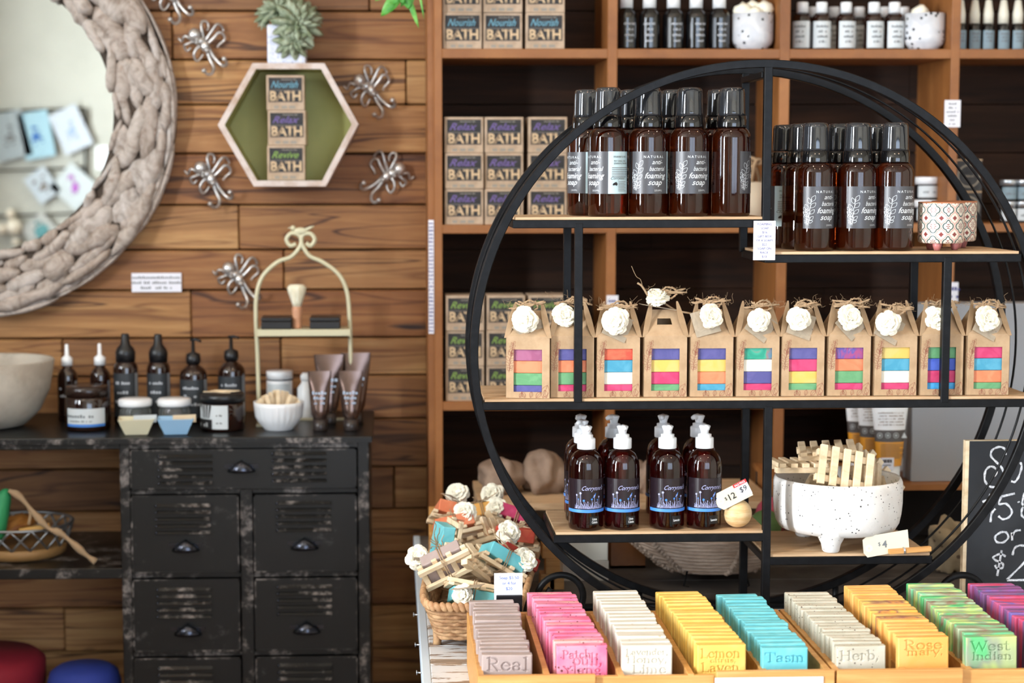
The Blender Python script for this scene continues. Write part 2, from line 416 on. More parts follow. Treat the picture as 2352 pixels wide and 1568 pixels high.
note('notice_card', 'white notice card pinned to the plank wall below the driftwood mirror', 302, 627, 417, 670, WY1 - .006, ('~Please ask if you would', '~like a product wrapped x', '~as a gift today'), ink='greytext')
# ================================================================ bath boxes
M['bathlabel'] = two('charcoal_label', (40, 40, 42), (58, 56, 56), 40, rough=.7)
M['bathcream'] = two('distressed_cream_print', (208, 180, 144), (104, 88, 74), 60, .5, .62, rough=.8)
def bath_proto(word, col, tb, wd=.073, h=.067, d=.07):
    t = thing('bath_box', '', 'box')
    MB().box(-wd / 2, wd / 2, 0, d, 0, h).build('carton', M['paperkraft'], t, bev=.0008, seg=1)
    y = -.0004; m = MB(); f = front(0, 0, y)
    put_rect(m, -wd * .44, wd * .44, h * .23, h * .93, f, 0); put_rect(m, -wd * .44, wd * .44, h * .555, h * .585, front(0, 0, y - .0002), 4)
    put_text(m, 'BATH', .0255, front(0, 0, y - .0003), 0, h * .275, 1, fit=wd * .82, bold=.035, space=.92)
    put_text(m, word, .0185, front(0, 0, y - .0003), -wd * .02, h * .64, 2, fit=wd * .72, shear=.45, bold=.012)
    put_text(m, '~NATURAL GOODNES', .004, front(0, 0, y - .0003), wd * .1, h * .86, 3)
    for k in range(3): put_rect(m, (-.3 + .2 * k) * wd, (-.18 + .22 * k) * wd, h * .05, h * .12, f, 3)
    m.build('label', [M['bathlabel'], M['bathcream'], mat('ink_' + word, col, .7), mat('grey_print', (150, 145, 135), .7), mat('band_print', (96, 92, 88), .7)], t)
    return t
def base_x(px, py, Y): return P(px, py, Y).x
used = set()
def place(proto, loc, rz=0, label='', group=None):
    if proto not in used:
        used.add(proto); o = proto; o.location = loc; o.rotation_euler = (0, 0, rz) if not hasattr(rz, '__len__') else rz; o['label'] = label
    else: o = copy_tree(proto, None, loc, rz, label)
    if group: o['group'] = group
    return o
bn = bath_proto('Nourish', (104, 158, 178), 0); br = bath_proto('Relax', (110, 92, 150), 0); bv = bath_proto('Revive', (128, 160, 78), 0)
colw = ('left', 'middle', 'right')
for ci, px in enumerate((1062, 1155, 1252)):
    for ri in range(2):
        place(bn, (base_x(px, 70, YF + .01), YF + .012 + R.uniform(-.004, .004), S0 + ri * .0675), R.uniform(-.02, .02),
              'BATH box with blue lettering on the top shelf, %s layer, %s column' % (('lower', 'upper')[ri], colw[ci]), 'blue lettered BATH boxes on the top shelf')
for proto, S, py, col, wh in ((br, S1, 380, 'purple', 'second shelf'), (bv, S2, 780, 'green', 'third shelf, behind the ring')):
    for ci, px in enumerate((1066, 1158, 1258) if proto is br else (1068, 1162, 1258)):
        for ri in range(3):
            place(proto, (base_x(px, py, YF + .01), YF + .012 + R.uniform(-.004, .004), S + ri * .0675), R.uniform(-.02, .02),
                  'BATH box with %s lettering on the %s, %s layer, %s column' % (col, wh, ('bottom', 'middle', 'top')[ri], colw[ci]), '%s lettered BATH boxes stacked three by three' % col)
# hexagonal wall box
hx = [(500, 287), (580, 145), (745, 145), (823, 285), (748, 428), (583, 428)]
YH = 3.385
hv = [P(a, b, YH) for a, b in hx]; hc = sum(hv, Vector()) / 6
t = thing('hexagon_wall_shelf', 'whitewashed hexagonal wooden wall box with an olive green inside', 'wall shelf', (hc.x, WY1 - .004, hc.z))
d = YH - (WY1 - .004)
o_ = [(v.x - hc.x, v.z - hc.z) for v in hv]; i_ = [(a * .905, b * .905) for a, b in o_]
m = MB(); vs = [(a, d, b) for a, b in o_] + [(a, d, b) for a, b in i_] + [(a, 0, b) for a, b in o_] + [(a, 0, b) for a, b in i_]
fs = []
for k in range(6):
    j = (k + 1) % 6; fs += [(k, j, 6 + j, 6 + k), (k, 12 + k, 12 + j, j), (6 + k, 6 + j, 18 + j, 18 + k), (12 + k, 18 + k, 18 + j, 12 + j)]
mi = []
m.add(vs, fs); 
for k in range(6): m.mi[4 * k + 2] = 1
M['wwash'] = two('whitewashed_wood', (214, 200, 192), (186, 160, 142), 30, .45, .7, (1, 1, 1), .7, .2)
M['olive'] = two('olive_paint', (160, 160, 96), (172, 170, 108), 5, rough=.6)
m.build('frame', [M['wwash'], M['olive']], t)
MB().add([(a, -.004, b) for a, b in i_], [tuple(range(6))]).build('back_panel', M['olive'], t)
zi = hc.z + i_[4][1]
bx0 = base_x(659, 415, YH + .015)
for ri, (pr, c) in enumerate(((bv, 'green'), (br, 'purple'), (bn, 'blue'))):
    place(pr, (bx0 + (-.001, .001, -.001)[ri], YH + .012, zi + .0008 + ri * .0675), (.02, -.015, .01)[ri],
          'BATH box with %s lettering, %s of the three stacked inside the hexagonal wall box' % (c, ('bottom', 'middle', 'top')[ri]))
# ---- succulent in a blue patterned pot on the hexagon
M['bluepot'] = speck('blue_patterned_ceramic', (226, 228, 236), (206, 212, 230), (80, 96, 158), 190, .2, 60, .4, .05)
zt_ = hc.z + o_[1][1]
t = thing('potted_succulent', 'grey-green succulent in a blue and white square pot on top of the hexagon', 'plant', (base_x(660, 120, 3.44), 3.44, zt_))
MB().box(-.037, .037, -.033, .033, 0, .076).build('pot', M['bluepot'], t, bev=.004)
M['succ'] = two('succulent_leaf', (112, 124, 92), (176, 186, 162), 60, .35, .7, rough=.6)
def rosette(m, c, r, rings=4, up=Vector((0, -1, .6)), seed=0):
    up = up.normalized(); a0 = up.orthogonal().normalized(); b0 = up.cross(a0); rr = random.Random(seed)
    for k in range(rings):
        n = 5 + k * 2; el = 1.3 - k * .38; L = r * (.42 + .22 * k)
        for j in range(n):
            a = 2 * PI * (j + .5 * (k % 2)) / n + rr.uniform(-.1, .1); rd = a0 * math.cos(a) + b0 * math.sin(a)
            dr = (rd * math.cos(el) + up * math.sin(el)).normalized(); sd = dr.cross(up).normalized(); nn = sd.cross(dr)
            w_ = L * .17; p = []
            for tt, ww in ((0, .45), (.35, .95), (.7, 1), (.9, .55), (1, 0)):
                q = Vector(c) + dr * L * tt + nn * (-.18 * L * tt * tt)
                p += [q - sd * w_ * ww, q + nn * (.12 * L * (ww)), q + sd * w_ * ww, q - nn * (.10 * L * ww)]
            fs = []
            for i in range(4):
                for e in range(4): fs.append((4 * i + e, 4 * i + (e + 1) % 4, 4 * i + 4 + (e + 1) % 4, 4 * i + 4 + e))
            m.add(p, fs, 0, True)
m = MB()
for c, r, u, sd in (((-.018, .0, .105), .048, (-.4, -.7, 1), 1), ((.022, -.034, .076), .050, (.25, -1, .3), 2), ((.014, -.040, .044), .038, (.1, -1, -.2), 3), ((.040, .0, .100), .036, (.8, -.5, .8), 4), ((-.040, .004, .092), .026, (-.9, -.6, .5), 5)):
    rosette(m, c, r, 4, Vector(u), sd)
m.build('leaves', M['succ'], t)
# ---- trailing plant at the top
M['green'] = two('bright_green_leaf', (70, 150, 50), (120, 190, 80), 30, rough=.4)
pc = P(925, -150, 3.15)
t = thing('hanging_plant', 'bright green trailing plant hanging at the top edge beside the shelving', 'plant', (pc.x, 3.15, pc.z))
MB().lathe([(.04, 0), (.062, .02), (.07, .1), (.066, .1), (.058, .03), (0, .03)], 24).build('pot', M['cream'], t)
m = MB()
for k in range(3):
    a = 2 * PI * k / 3; m.tube([(.066 * math.cos(a), .066 * math.sin(a), .1), (0, 0, .32)], .0015)
m.tube([(0, 0, .32), (0, 0, HT - pc.z)], .0015); m.build('cord', M['twine'], t)
m = MB(); st = MB()
def leaf3(m, c, dr, L, w_, mi=0, droop=.3, nrm=Vector((0, -1, 0))):
    dr = Vector(dr).normalized(); sd = dr.cross(nrm).normalized(); p = []; fs = []
    n = 6
    for i in range(n + 1):
        tt = i / n; ww = math.sin(PI * min(1, tt * .96 + .04)) ** .8 * w_ * (1 - .2 * tt)
        q = Vector(c) + dr * L * tt + nrm * (droop * L * tt * (1 - tt)) + Vector((0, 0, -droop * L * tt * tt * .4))
        p += [q - sd * ww, q - nrm * w_ * .25, q + sd * ww]
        if i < n: b = 3 * i; fs += [(b, b + 1, b + 4, b + 3), (b + 1, b + 2, b + 5, b + 4)]
    m.add(p, fs, mi, True)
tp = [((925, -20), (875, 35), 10), ((932, -10), (938, 22), 7), ((930, -25), (962, 60), 4.5), ((900, -30), (930, 10), 8), ((945, -30), (940, 20), 7), ((905, -40), (862, 0), 9), ((960, -30), (973, 42), 1.6), ((950, -30), (920, 15), 7), ((915, -30), (905, 14), 8)]
for (a, b), (c, e), wpx in tp:
    A = P(a, b, 3.15) - pc; B = P(c, e, 3.15) - pc; A.y = B.y = R.uniform(-.03, .0); L = (B - A).length
    leaf3(m, A, B - A, L, wpx * 1.5 / 1209, droop=.12)
    st.tube([(0, 0, .05), (A.x * .8, A.y - .075, .0), tuple(A)], .0012)
m.build('leaves', M['green'], t, sol=.0004); st.build('stem', M['green'], t)
# ================================================================ driftwood mirror
YM = WY1 - .03
mc = P(-65, 258, YM); SM = (P(407, 258, YM).x - mc.x)
RO, RI = SM, SM * 328 / 472
m_ = mat('driftwood', (170, 158, 146), .8); t_ = NT(m_); at_ = t_.new('ShaderNodeAttribute', attribute_name='tint')
n1 = t_.noise(t_.coord('Object', (1, 1, 1)), 34, 5, .65, 1.5); c_ = t_.ramp(n1, [(.3, (142, 128, 116)), (.5, (188, 178, 170)), (.7, (212, 204, 198))])
c_ = t_.mix(.85, c_, t_.ramp(at_.outputs['Fac'], [(0, (214, 200, 188)), (.3, (250, 246, 242)), (.6, (228, 218, 210)), (1, (255, 255, 255))]), 'MULTIPLY'); t_.color(c_); t_.bump(n1, .6, .003); M['drift'] = m_
M['mirror'] = mat('mirror_glass', (235, 240, 240), .0, 1)
t = thing('round_mirror', 'round wall mirror framed in grey driftwood pieces', 'mirror', (mc.x, WY1 - .003, mc.z))
MB().lathe([(RI * 1.12, -.0), (RI * 1.12, .014)], 64, 0, False).build('glass', M['mirror'], t, rz=(PI / 2, 0, 0))
m = MB(); m.M = TR(rx=PI / 2)
m.lathe([(RI * .985, 0), (RI * .99, .022), (RI * 1.1, .038), (RO * .9, .036), (RO * .99, .016), (RO * .99, 0)], 96, caps=False)
m.M = Matrix()
m.build('backing_ring', mat('dark_driftwood_backing', (72, 60, 50), .9), t)
rd = random.Random(5); m = MB()
def chunk(m, rad, a0, L, Wd, tilt, dep, y):
    n = 8; pts = []; rr_ = []; drift = tilt * L; m.t = rd.random()
    for i in range(n + 1):
        q = i / n; a = a0 + (q - .5) * L / rad; r = rad + (q - .5) * drift
        pts.append(Vector((r * math.cos(a), y, r * math.sin(a)))); rr_.append(Wd / 2 * (max(.04, 1 - abs(2 * q - 1) ** rd.choice((2.2, 3, 4)))) ** .5 * rd.uniform(.88, 1.1))
    b = len(m.v); m.tube(pts, rr_, 9, flat=(0, 1, 0)); sd = rd.uniform(0, 50)
    for k in range(b, len(m.v)):
        v = m.v[k]; c = pts[min(n, (k - b) // 9)]; o = v - c; g = noise.noise(v * 38 + Vector((sd, 0, 0))) * .45 + noise.noise(v * 110 + Vector((0, sd, 0))) * .18
        m.v[k] = c + Vector((o.x, o.y * dep / (Wd / 2), o.z)) * (1 + g)
W_ = RO - RI
rows = [(.06, .17, .06, .35), (.20, .26, .075, .4), (.38, .32, .095, .35), (.55, .34, .095, .35), (.70, .30, .10, .25), (.82, .20, .12, .1), (.90, .12, .15, .03), (.965, .08, .2, .01)]
for ri, (fr, wf, L, tl) in enumerate(rows):
    rad = RI + W_ * fr; a = rd.uniform(0, 1); e_ = a + 2 * PI
    while a < e_:
        l = L * rd.uniform(.55, 1.5); chunk(m, rad + rd.uniform(-.003, .003), a + l / rad / 2, l * 1.04, W_ * wf * rd.uniform(.65, 1.35), rd.uniform(-tl, tl), rd.uniform(.011, .018), -(.030 if ri < 6 else .020) - rd.uniform(0, .012)); a += l * .97 / rad
m.build('driftwood_frame', M['drift'], t, tint=True)
# what the mirror shows, hung on the partition behind the viewer
YP = -1.345
def MP(px, py, Y=YP):
    q = P(px, py, 2 * (WY1 - .017) - Y); return Vector((q.x, Y, q.z))
a = MP(-60, 250); b = MP(198, 250); c = MP(198, 620)
t = thing('card_rack', 'dark metal card rack with wire lines, seen in the driftwood mirror', 'rack', (b.x, YP, b.z))
m = MB()
for y in (252, 388, 492, 610):
    q0 = MP(-60, y + 6) - b; q1 = MP(198, y - 3) - b; m.tube([(q0.x, .02, q0.z), (q1.x, .02, q1.z)], .005)
for x in (-60, 198):
    q0 = MP(x, 250) - b; q1 = MP(x, 612) - b; m.tube([(q0.x, .02, q0.z), (q1.x, .02, q1.z)], .007)
m.build('frame', M['black'], t)
CR = [(25, 312, 40, 52, 14, (150, 158, 160), (120, 120, 120), 'grey patterned', 'left on the top line'), (87, 310, 34, 52, 10, (150, 184, 196), (46, 100, 168), 'pale blue bird', 'mid on the top line'),
      (165, 298, 34, 48, 24, (184, 190, 198), (150, 170, 215), 'white and lilac', 'right on the top line'), (100, 425, 28, 34, 35, (176, 184, 190), (120, 112, 104), 'grey heart', 'mid on the second line'),
      (172, 428, 38, 40, 48, (184, 190, 190), (165, 80, 175), 'pink and purple', 'right on the second line'), (95, 528, 32, 30, 40, (170, 170, 164), (80, 138, 140), 'teal', 'on the third line')]
for px, py, hw, hh, rot, c1, c2, nm, wh in CR:
    q = MP(px, py); s = 1 / 478
    m = MB().box(-hw * s, hw * s, 0, .003, -hh * s, hh * s, 0)
    m.ico((0, .003, -.01), .02 if nm != 'teal' else .036, 1, 2, (1.1, .06, .8), .4, px)
    m.ico((.012, .003, .012), .008, 1, 1, (1.1, .06, .8), .4, px)
    for k in range(9): m.ico((R.uniform(-.03, .03), .003, R.uniform(-.045, .045)), R.uniform(.003, .011), 1, 1, (1.2, .1, .8), .4, px + k)
    o = m.build('hanging_card', [mat('card_%d' % px, c1, .6), mat('cardart_%d' % px, c2, .6)], None, (q.x, YP + .03, q.z), (0, -math.radians(rot), 0))
    tag(o, '%s card on the rack %s in the mirror' % (nm, wh), 'card', 'cards pegged on the rack in the mirror')
for px, py, r in ((8, 525, 14), (36, 520, 20), (28, 490, 12), (40, 555, 9)):
    q = MP(px, py); o = MB().ico((0, 0, 0), r / 478).build('glass_bauble', mat('pearl', (222, 210, 190), .15, coat=1), None, (q.x, YP + .04, q.z))
    tag(o, 'pearly bauble hanging at the lower left of the mirror reflection, %s' % {14: 'against the frame edge', 20: 'the biggest', 12: 'topmost', 9: 'lowest and smallest'}[r], 'bauble', 'baubles in the mirror')
q = MP(236, 362); t = thing('light_switch', 'white wall switch seen at the right edge of the mirror glass', 'switch', (q.x, YP - .005, q.z))
MB().box(-.032, .032, 0, .012, -.055, .055).build('plate', M['glassy_white'], t, bev=.003); MB().box(-.01, .012, .012, .018, .02, .028).build('rocker', M['blackplastic'], t)
# ================================================================ octopus hooks
OT = [[(820, 600), (800, 430), (770, 250), (800, 150), (890, 160), (925, 260), (900, 350)], [(850, 580), (980, 400), (1090, 240), (1170, 215), (1235, 290), (1250, 370)],
      [(900, 650), (1060, 500), (1150, 400), (1250, 430), (1275, 550), (1160, 650), (1110, 720)], [(740, 590), (560, 560), (440, 480), (360, 520), (330, 590), (250, 510)],
      [(720, 630), (600, 600), (480, 640), (385, 690), (440, 800), (530, 720)], [(780, 680), (670, 740), (600, 880), (640, 1010), (720, 980), (800, 860)]]
OH = [[(860, 700), (940, 960), (1030, 1150), (1010, 1290), (920, 1330), (845, 1250)], [(890, 680), (1040, 930), (1200, 1100), (1300, 1130), (1335, 1060), (1290, 990)]]
def ocv(p, k=0): return ((p[0] - 800) / 9.8 / 1146, -.006 - k, -(p[1] - 650) / 9.8 / 1146)
op = thing('octopus_wall_hook', '', 'wall hook', (0, 0, 0), 0, 'silver octopus hooks on the plank wall')
for pts in OT:
    m = MB(); n = len(pts); c = catmull([ocv(p, .004 * math.sin(i)) for i, p in enumerate(pts)], 5); L = len(c)
    m.tube(c, [.0034 - .0016 * i / L for i in range(L)], 7); m.build('tentacle', M['silver'], op)
for pts in OH:
    m = MB(); c = catmull([ocv(p, .022 * max(0, i - 1.5) / 3) for i, p in enumerate(pts)], 5); L = len(c)
    m.tube(c, [.0040 - .0012 * i / L for i in range(L)], 7); m.ico(c[-1], .0052); m.build('hook', M['silver'], op)
m = MB(); m.ico(ocv((625, 450), .008), .0125, 0, 3, (1, .85, 1.05)); m.ico(ocv((730, 590), .006), .0105, 0, 2, (1.1, .7, .9)); m.ico(ocv((850, 700), .006), .0095, 0, 2, (.9, .7, 1.2)); m.ico(ocv((900, 790), .009), .006, 0, 2); m.ico(ocv((690, 560), .014), .0035); m.ico(ocv((680, 630), .014), .0035)
m.build('body', M['silver'], op)
for i, (px, py, mir, rot, wh) in enumerate(((481, 406, 0, 0, 'left of the hexagon box, halfway down beside the mirror frame'), (467, 102, 0, 0, 'right of the top of the driftwood mirror'), (390, -15, 0, 0, 'cut off by the top edge above the mirror frame'),
                                        (545, 636, 0, 0, 'above the pump bottles, beside the cream arched stand'), (847, 204, 0, -8, 'upper of the two to the right of the hexagon'), (894, 402, 1, 18, 'lower of the two to the right of the hexagon'))):
    q = P(px, py, WY1 - .004); o = place(op, (q.x, WY1 - .004, q.z), (0, math.radians(rot), 0), 'silver octopus wall hook ' + wh)
    if mir: o.scale = (-1, 1, 1)
# ================================================================ black drawer cabinet
YC = 3.15
def distress(name, hi, lo_):
    m = mat(name, (12, 13, 14), .36); t = NT(m); v = t.coord('Object', (1, 1, 1)); n = t.noise(v, 14, 6, .7, .3); n2 = t.noise(v, 90, 3)
    k = t.math('MULTIPLY', t.ramp(n, [(hi, (0, 0, 0)), (hi + .1, (255, 255, 255))]), t.ramp(n2, [(.4, (60, 60, 60)), (.6, (255, 255, 255))]))
    t.color(t.mix(k, (12, 13, 14), lo_)); t.bump(n2, .2, .0006); return m
M['cab'] = distress('black_cabinet_paint', .60, (74, 72, 72)); M['cabedge'] = distress('worn_black_edge', .50, (128, 120, 116)); M['cabtop'] = distress('black_cabinet_top', .62, (80, 78, 80))
ct = P(850, 1000, YC).z; cb0 = P(850, 1014, YC).z
X = lambda px, py=1250: P(px, py, YC).x
Z = lambda py, px=560: P(px, py, YC).z
cab = thing('drawer_cabinet', 'distressed black metal drawer cabinet with louvred fronts and cup handles', 'cabinet', (0, 0, 0))
xl = X(-420, 1010)
MB().box(xl, X(856, 1010), YC - .008, WY1 - .012, cb0, ct).build('top', [M['cabtop']], cab, bev=.003)
m = MB(); m.box(xl, X(854, 1010), YC - .0095, YC - .008, cb0, ct - .002); m.build('worn_edge', M['cabedge'], cab)
m = MB()
for a, b in ((278, 302), (822, 849)): m.box(X(a), X(b), YC, YC + .03, 0, cb0); m.box(X(a), X(b) , WY1 - .05, WY1 - .012, 0, cb0)
m.box(xl, xl + .03, YC, YC + .03, 0, cb0)
m.box(X(552), X(582), YC, YC + .03, 0, Z(1122)); m.box(xl, X(849), YC + .001, YC + .028, Z(1030), cb0)
m.box(X(849) - .006, X(849), YC + .03, WY1 - .012, 0, cb0); m.box(X(278), X(278) + .006, YC + .03, WY1 - .012, 0, cb0)
for y in (1122, 1314, 1494, 1674): m.box(X(302), X(822), YC + .002, YC + .028, Z(y + 12), Z(y))
m.build('frame', M['cabedge'], cab, bev=.0015, seg=1)
MB().box(xl, X(280), YC + .0, WY1 - .012, Z(1330, 150), Z(1306, 150)).build('open_shelf', M['cabedge'], cab, bev=.0015, seg=1)
def cup(m, c, w_, h, d):
    vs = []; fs = []; nu, nv = 14, 7
    for i in range(nu + 1):
        for j in range(nv + 1):
            u = PI * i / nu; v = PI / 2 * j / nv
            vs.append((c[0] + w_ * math.cos(u) * math.cos(v * .98), c[1] - d * math.sin(u) * math.cos(v) ** .6 - .001, c[2] + h * math.sin(v) * math.sin(u) ** .5 - h * .3 * (1 - math.sin(v))))
    for i in range(nu):
        for j in range(nv): a = i * (nv + 1) + j; fs.append((a, a + nv + 1, a + nv + 2, a + 1))
    m.add(vs, fs, 0, True); m.box(c[0] - w_ * 1.25, c[0] + w_ * 1.25, c[1] - .0015, c[1], c[2] + h * .1, c[2] + h * .55)
def drawer(x0, x1, y0, y1, louv, hnd):
    m = MB().box(X(x0), X(x1), YC - .006, YC + .3, Z(y1), Z(y0))
    e = MB()
    for (l0, l1, ly) in louv:
        for k in range(5):
            z = Z(ly + 3 + k * 15.5); m.add([(X(l0), YC - .0065, z + .0035), (X(l1), YC - .0065, z + .0035), (X(l1), YC - .0125, z - .0022), (X(l0), YC - .0125, z - .0022), (X(l0), YC - .0065, z - .0022), (X(l1), YC - .0065, z - .0022)],
                  [(0, 3, 2, 1), (3, 4, 5, 2), (0, 4, 3), (1, 2, 5)], 1)
            e.ico((X(l0) + .001, YC - .009, z), .0033, 0, 1, (1, 1, 1))
    o = m.build('drawer', [M['cab'], M['cabedge']], cab, bev=.001, seg=1)
    e.build('louvre_ends', M['cabhandle'], o)
    b = MB(); zz0, zz1, xx0, xx1 = Z(y1), Z(y0), X(x0), X(x1); q = .003
    for bx_ in ((xx0, xx1, zz0, zz0 + q), (xx0, xx1, zz1 - q, zz1), (xx0, xx0 + q, zz0, zz1), (xx1 - q, xx1, zz0, zz1)): b.box(bx_[0], bx_[1], YC - .0068, YC - .006, bx_[2], bx_[3])
    b.build('worn_rim', M['cabedge'], o)
    h = MB(); cup(h, (X(hnd[0]), YC - .006, Z(hnd[1])), .025, .016, .02); h.build('cup_handle', M['cabhandle'], o, sol=.001)
M['cabhandle'] = mat('gunmetal', (66, 68, 76), .22, .9)
drawer(303, 820, 1030, 1121, [(368, 492, 1042), (628, 752, 1038)], (558, 1075))
for k in range(4):
    y = (1135, 1327, 1507, 1687)[k]
    drawer(303, 550, y, y + (178, 166, 166, 160)[k], [(360, 486, y + 20)], (428 + 2 * k, y + 120)); drawer(584, 820, y, y + (178, 166, 166, 160)[k], [(637, 762, y + 16)], (700 + 3 * k, y + 118))
# things on the open shelf and floor at the left
zs = Z(1306, 150)
M['wire'] = mat('pewter', (150, 150, 150), .35, .8)
q = ZP(35, 1300, zs); t = thing('openwork_basket', 'round pewter lattice basket on the open shelf of the black cabinet', 'basket', (q.x - .01, YC + .13, zs))
MB().lathe([(.072, 0), (.082, .004), (.086, .022), (.078, .022)], 40).build('base', mat('tan_base', (150, 112, 66), .6), t)
m = MB(); n = 16
for k in range(n):
    for s in (-1, 1):
        m.tube([(.084 * math.sin(2 * PI * k / n + s * PI / n * 2 * tt) * (1 + .16 * tt), -.084 * math.cos(2 * PI * k / n + s * PI / n * 2 * tt) * (1 + .16 * tt), .022 + .04 * tt) for tt in (0, .25, .5, .75, 1)], .0024)
m.tube([(.097 * math.sin(2 * PI * k / 40), -.097 * math.cos(2 * PI * k / 40), .062) for k in range(40)], .003, closed=True)
m.build('lattice', M['wire'], t)
q = P(20, 1215, YC + .1)
o = MB().ico((0, 0, 0), .035, 0, 3, (1.3, 1, .5), .3, 3).build('orange_soap', swirl('ochre', [(150, 90, 36), (196, 130, 60)], 20), None, (q.x, YC + .12, zs + .055), (0, -.3, .3)); tag(o, 'ochre soap lump lying in the pewter lattice basket', 'soap')
o = MB().box(-.028, .028, -.006, .006, -.004, .004).build('wooden_stick', mat('ochre_stick', (206, 158, 84), .6), None, (P(82, 1222, YC + .06).x, YC + .05, zs + .066), (0, -.14, .2), bev=.001); tag(o, 'short pale wooden piece resting on the lattice basket rim', 'stick')
m = MB(); a = [P(x, y, YC + .06) for x, y in ((-30, 1250), (-8, 1190), (12, 1135), (22, 1126))]
m.tube(catmull([v - a[0] for v in a], 4), [.02, .024, .026, .024, .022, .02, .017, .015, .012, .009, .006, .004, .002], 8, flat=(0, 1, 0))
o = m.build('green_wrap', mat('green_cloth', (50, 150, 92), .6), None, a[0]); tag(o, 'green fabric wrap poking up from the lattice basket at the left edge', 'cloth')
m = MB(); a = [P(x, y, YC + .04) for x, y in ((20, 1126), (45, 1140), (80, 1180), (110, 1212), (135, 1222), (165, 1245), (195, 1272), (220, 1290))]
m.tube(catmull([v - a[0] for v in a], 4), [.004 + .004 * math.sin(i * .5) ** 2 for i in range(29)], 6)
b_ = [P(x, y, YC + .04) for x, y in ((62, 1160), (70, 1180), (66, 1204))]; m.tube(catmull([v - a[0] for v in b_], 4), .003)
o = m.build('twine_strand', M['twine'], None, a[0]); tag(o, 'frayed jute ribbon trailing from the green wrap down to the open shelf', 'ribbon')
q = P(10, 1532, 3.2); t = thing('red_stool', 'dark red round topped stool under the open shelf at the bottom left', 'stool', (q.x - .06, 3.3, 0))
MB().lathe([(.0, q.z), (.10, q.z - .002), (.115, q.z - .015), (.115, q.z - .06), (.1, q.z - .07), (0, q.z - .07)][::-1], 32).build('seat', mat('red_felt', (130, 12, 36), .8), t)
for a in range(4): MB().tube([(.07 * math.cos(a * PI / 2 + .7), .07 * math.sin(a * PI / 2 + .7), q.z - .07), (.09 * math.cos(a * PI / 2 + .7), .09 * math.sin(a * PI / 2 + .7), 0)], .01).build('leg', M['shelfwood'], t)
q = P(205, 1553, 3.2); q.x -= .022
t = thing('blue_stool', 'blue round topped stool beside the red one at the bottom edge', 'stool', (q.x, 3.27, 0))
MB().lathe([(.0, q.z + .003), (.05, q.z), (.064, q.z - .01), (.070, q.z - .03), (.070, q.z - .07), (0, q.z - .08)][::-1], 32).build('seat', mat('blue_felt', (44, 62, 150), .8), t)
for a in range(4): MB().tube([(.06 * math.cos(a * PI / 2 + .7), .06 * math.sin(a * PI / 2 + .7), q.z - .07), (.062 * math.cos(a * PI / 2 + .7), .062 * math.sin(a * PI / 2 + .7), 0)], .01).build('leg', M['shelfwood'], t)
# ================================================================ goods in the cubbies
ORD = ('first', 'second', 'third', 'fourth', 'fifth', 'sixth', 'seventh', 'eighth', 'ninth', 'tenth', 'eleventh', 'twelfth', 'thirteenth', 'fourteenth', 'fifteenth', 'sixteenth', 'seventeenth', 'eighteenth', 'nineteenth', 'twentieth')
M['wlabel'] = mat('white_label', (206, 212, 214), .6); M['greytext'] = mat('grey_text', (120, 124, 128), .7); M['paletext'] = mat('pale_text', (190, 194, 200), .6)
M['blkglass'] = mat('near_black_glass', (12, 12, 14), .12, coat=.6); M['slate'] = mat('slate_label', (130, 150, 160), .6)
def bx(px, Y, py=300): return P(px, py, Y).x
def shop_bottle(name, R_, H, hs, cap_r, cap_h, body, lab=None, lines=(), capm='glassy_white', capshape=None, textm='greytext', labspan=1.1):
    t = thing(name, '', 'bottle')
    MB().lathe([(R_ * .92, 0), (R_, .003), (R_, hs), (R_ * .9, hs + .006), (cap_r * .9, hs + .013), (cap_r * .9, H - cap_h)], 28).build('body', M[body], t)
    z0 = H - cap_h
    MB().lathe(capshape or [(cap_r, z0), (cap_r, H - .002), (cap_r * .9, H), (0, H)], 24).build('cap', M[capm], t)
    if lab:
        m = MB(); f = cyl(R_ + .0004); w_ = R_ * labspan
        put_rect(m, -w_, w_, hs * .08, hs * .92, f, 0, 12)
        for i, s in enumerate(lines): put_text(m, '~' + s + s, .008, cyl(R_ + .0009), 0, hs * (.72 - .16 * i), 1, fit=w_ * (1.2, .8, 1.0, .7)[i % 4])
        m.build('label', [M[lab], M[textm]], t)
    return t
Y0 = 3.335
db = shop_bottle('black_bottle', .0205, .104, .066, .0125, .024, 'blkglass', 'blkglass', ('lotion', 'body', 'wash', 'soft'), 'glassy_white', None, 'paletext', .9)
for i, px in enumerate((1438, 1491, 1546, 1598, 1651)):
    place(db, (bx(px, Y0, 100), Y0, S0), R.uniform(-.2, .3), 'black bottle with a white cap in the top shelf cubby, %s from the left upright' % ORD[i], 'black bottles on the top shelf')
wl = shop_bottle('labelled_bottle', .0185, .092, .06, .011, .022, 'amberdark', 'wlabel', ('hand', 'cream', 'rich', 'soft'))
for i, px in enumerate((1842, 1886, 1942, 2006, 2053)):
    place(wl, (bx(px, Y0, 100), Y0, S0), (-.5, -.1, .1, .1, .1)[i], 'dark bottle with a white label, %s from the left in its top shelf row' % ORD[i], 'dark bottles with white labels, front row')
for i, px in enumerate((1866, 1914, 1972, 2029, 2074)):
    place(wl, (bx(px, 3.43, 100), 3.43, S0), .1, 'dark bottle with a white cap half hidden behind the white-labelled row, %s from the left' % ORD[i], 'dark bottles with white labels, back row')
dr = shop_bottle('dropper_bottle', .0118, .098, .042, .0095, .046, 'blkglass', 'slate', ('oil', 'face', 'calm'), 'cream', [(.0095, .052), (.0098, .07), (.006, .096), (0, .098)])
for i, px in enumerate((2204, 2237, 2268, 2303, 2336)):
    place(dr, (bx(px, Y0, 100), Y0, S0), 0, 'small dropper bottle with a slate blue label, %s from the upright' % ORD[i], 'dropper bottles on the top shelf')
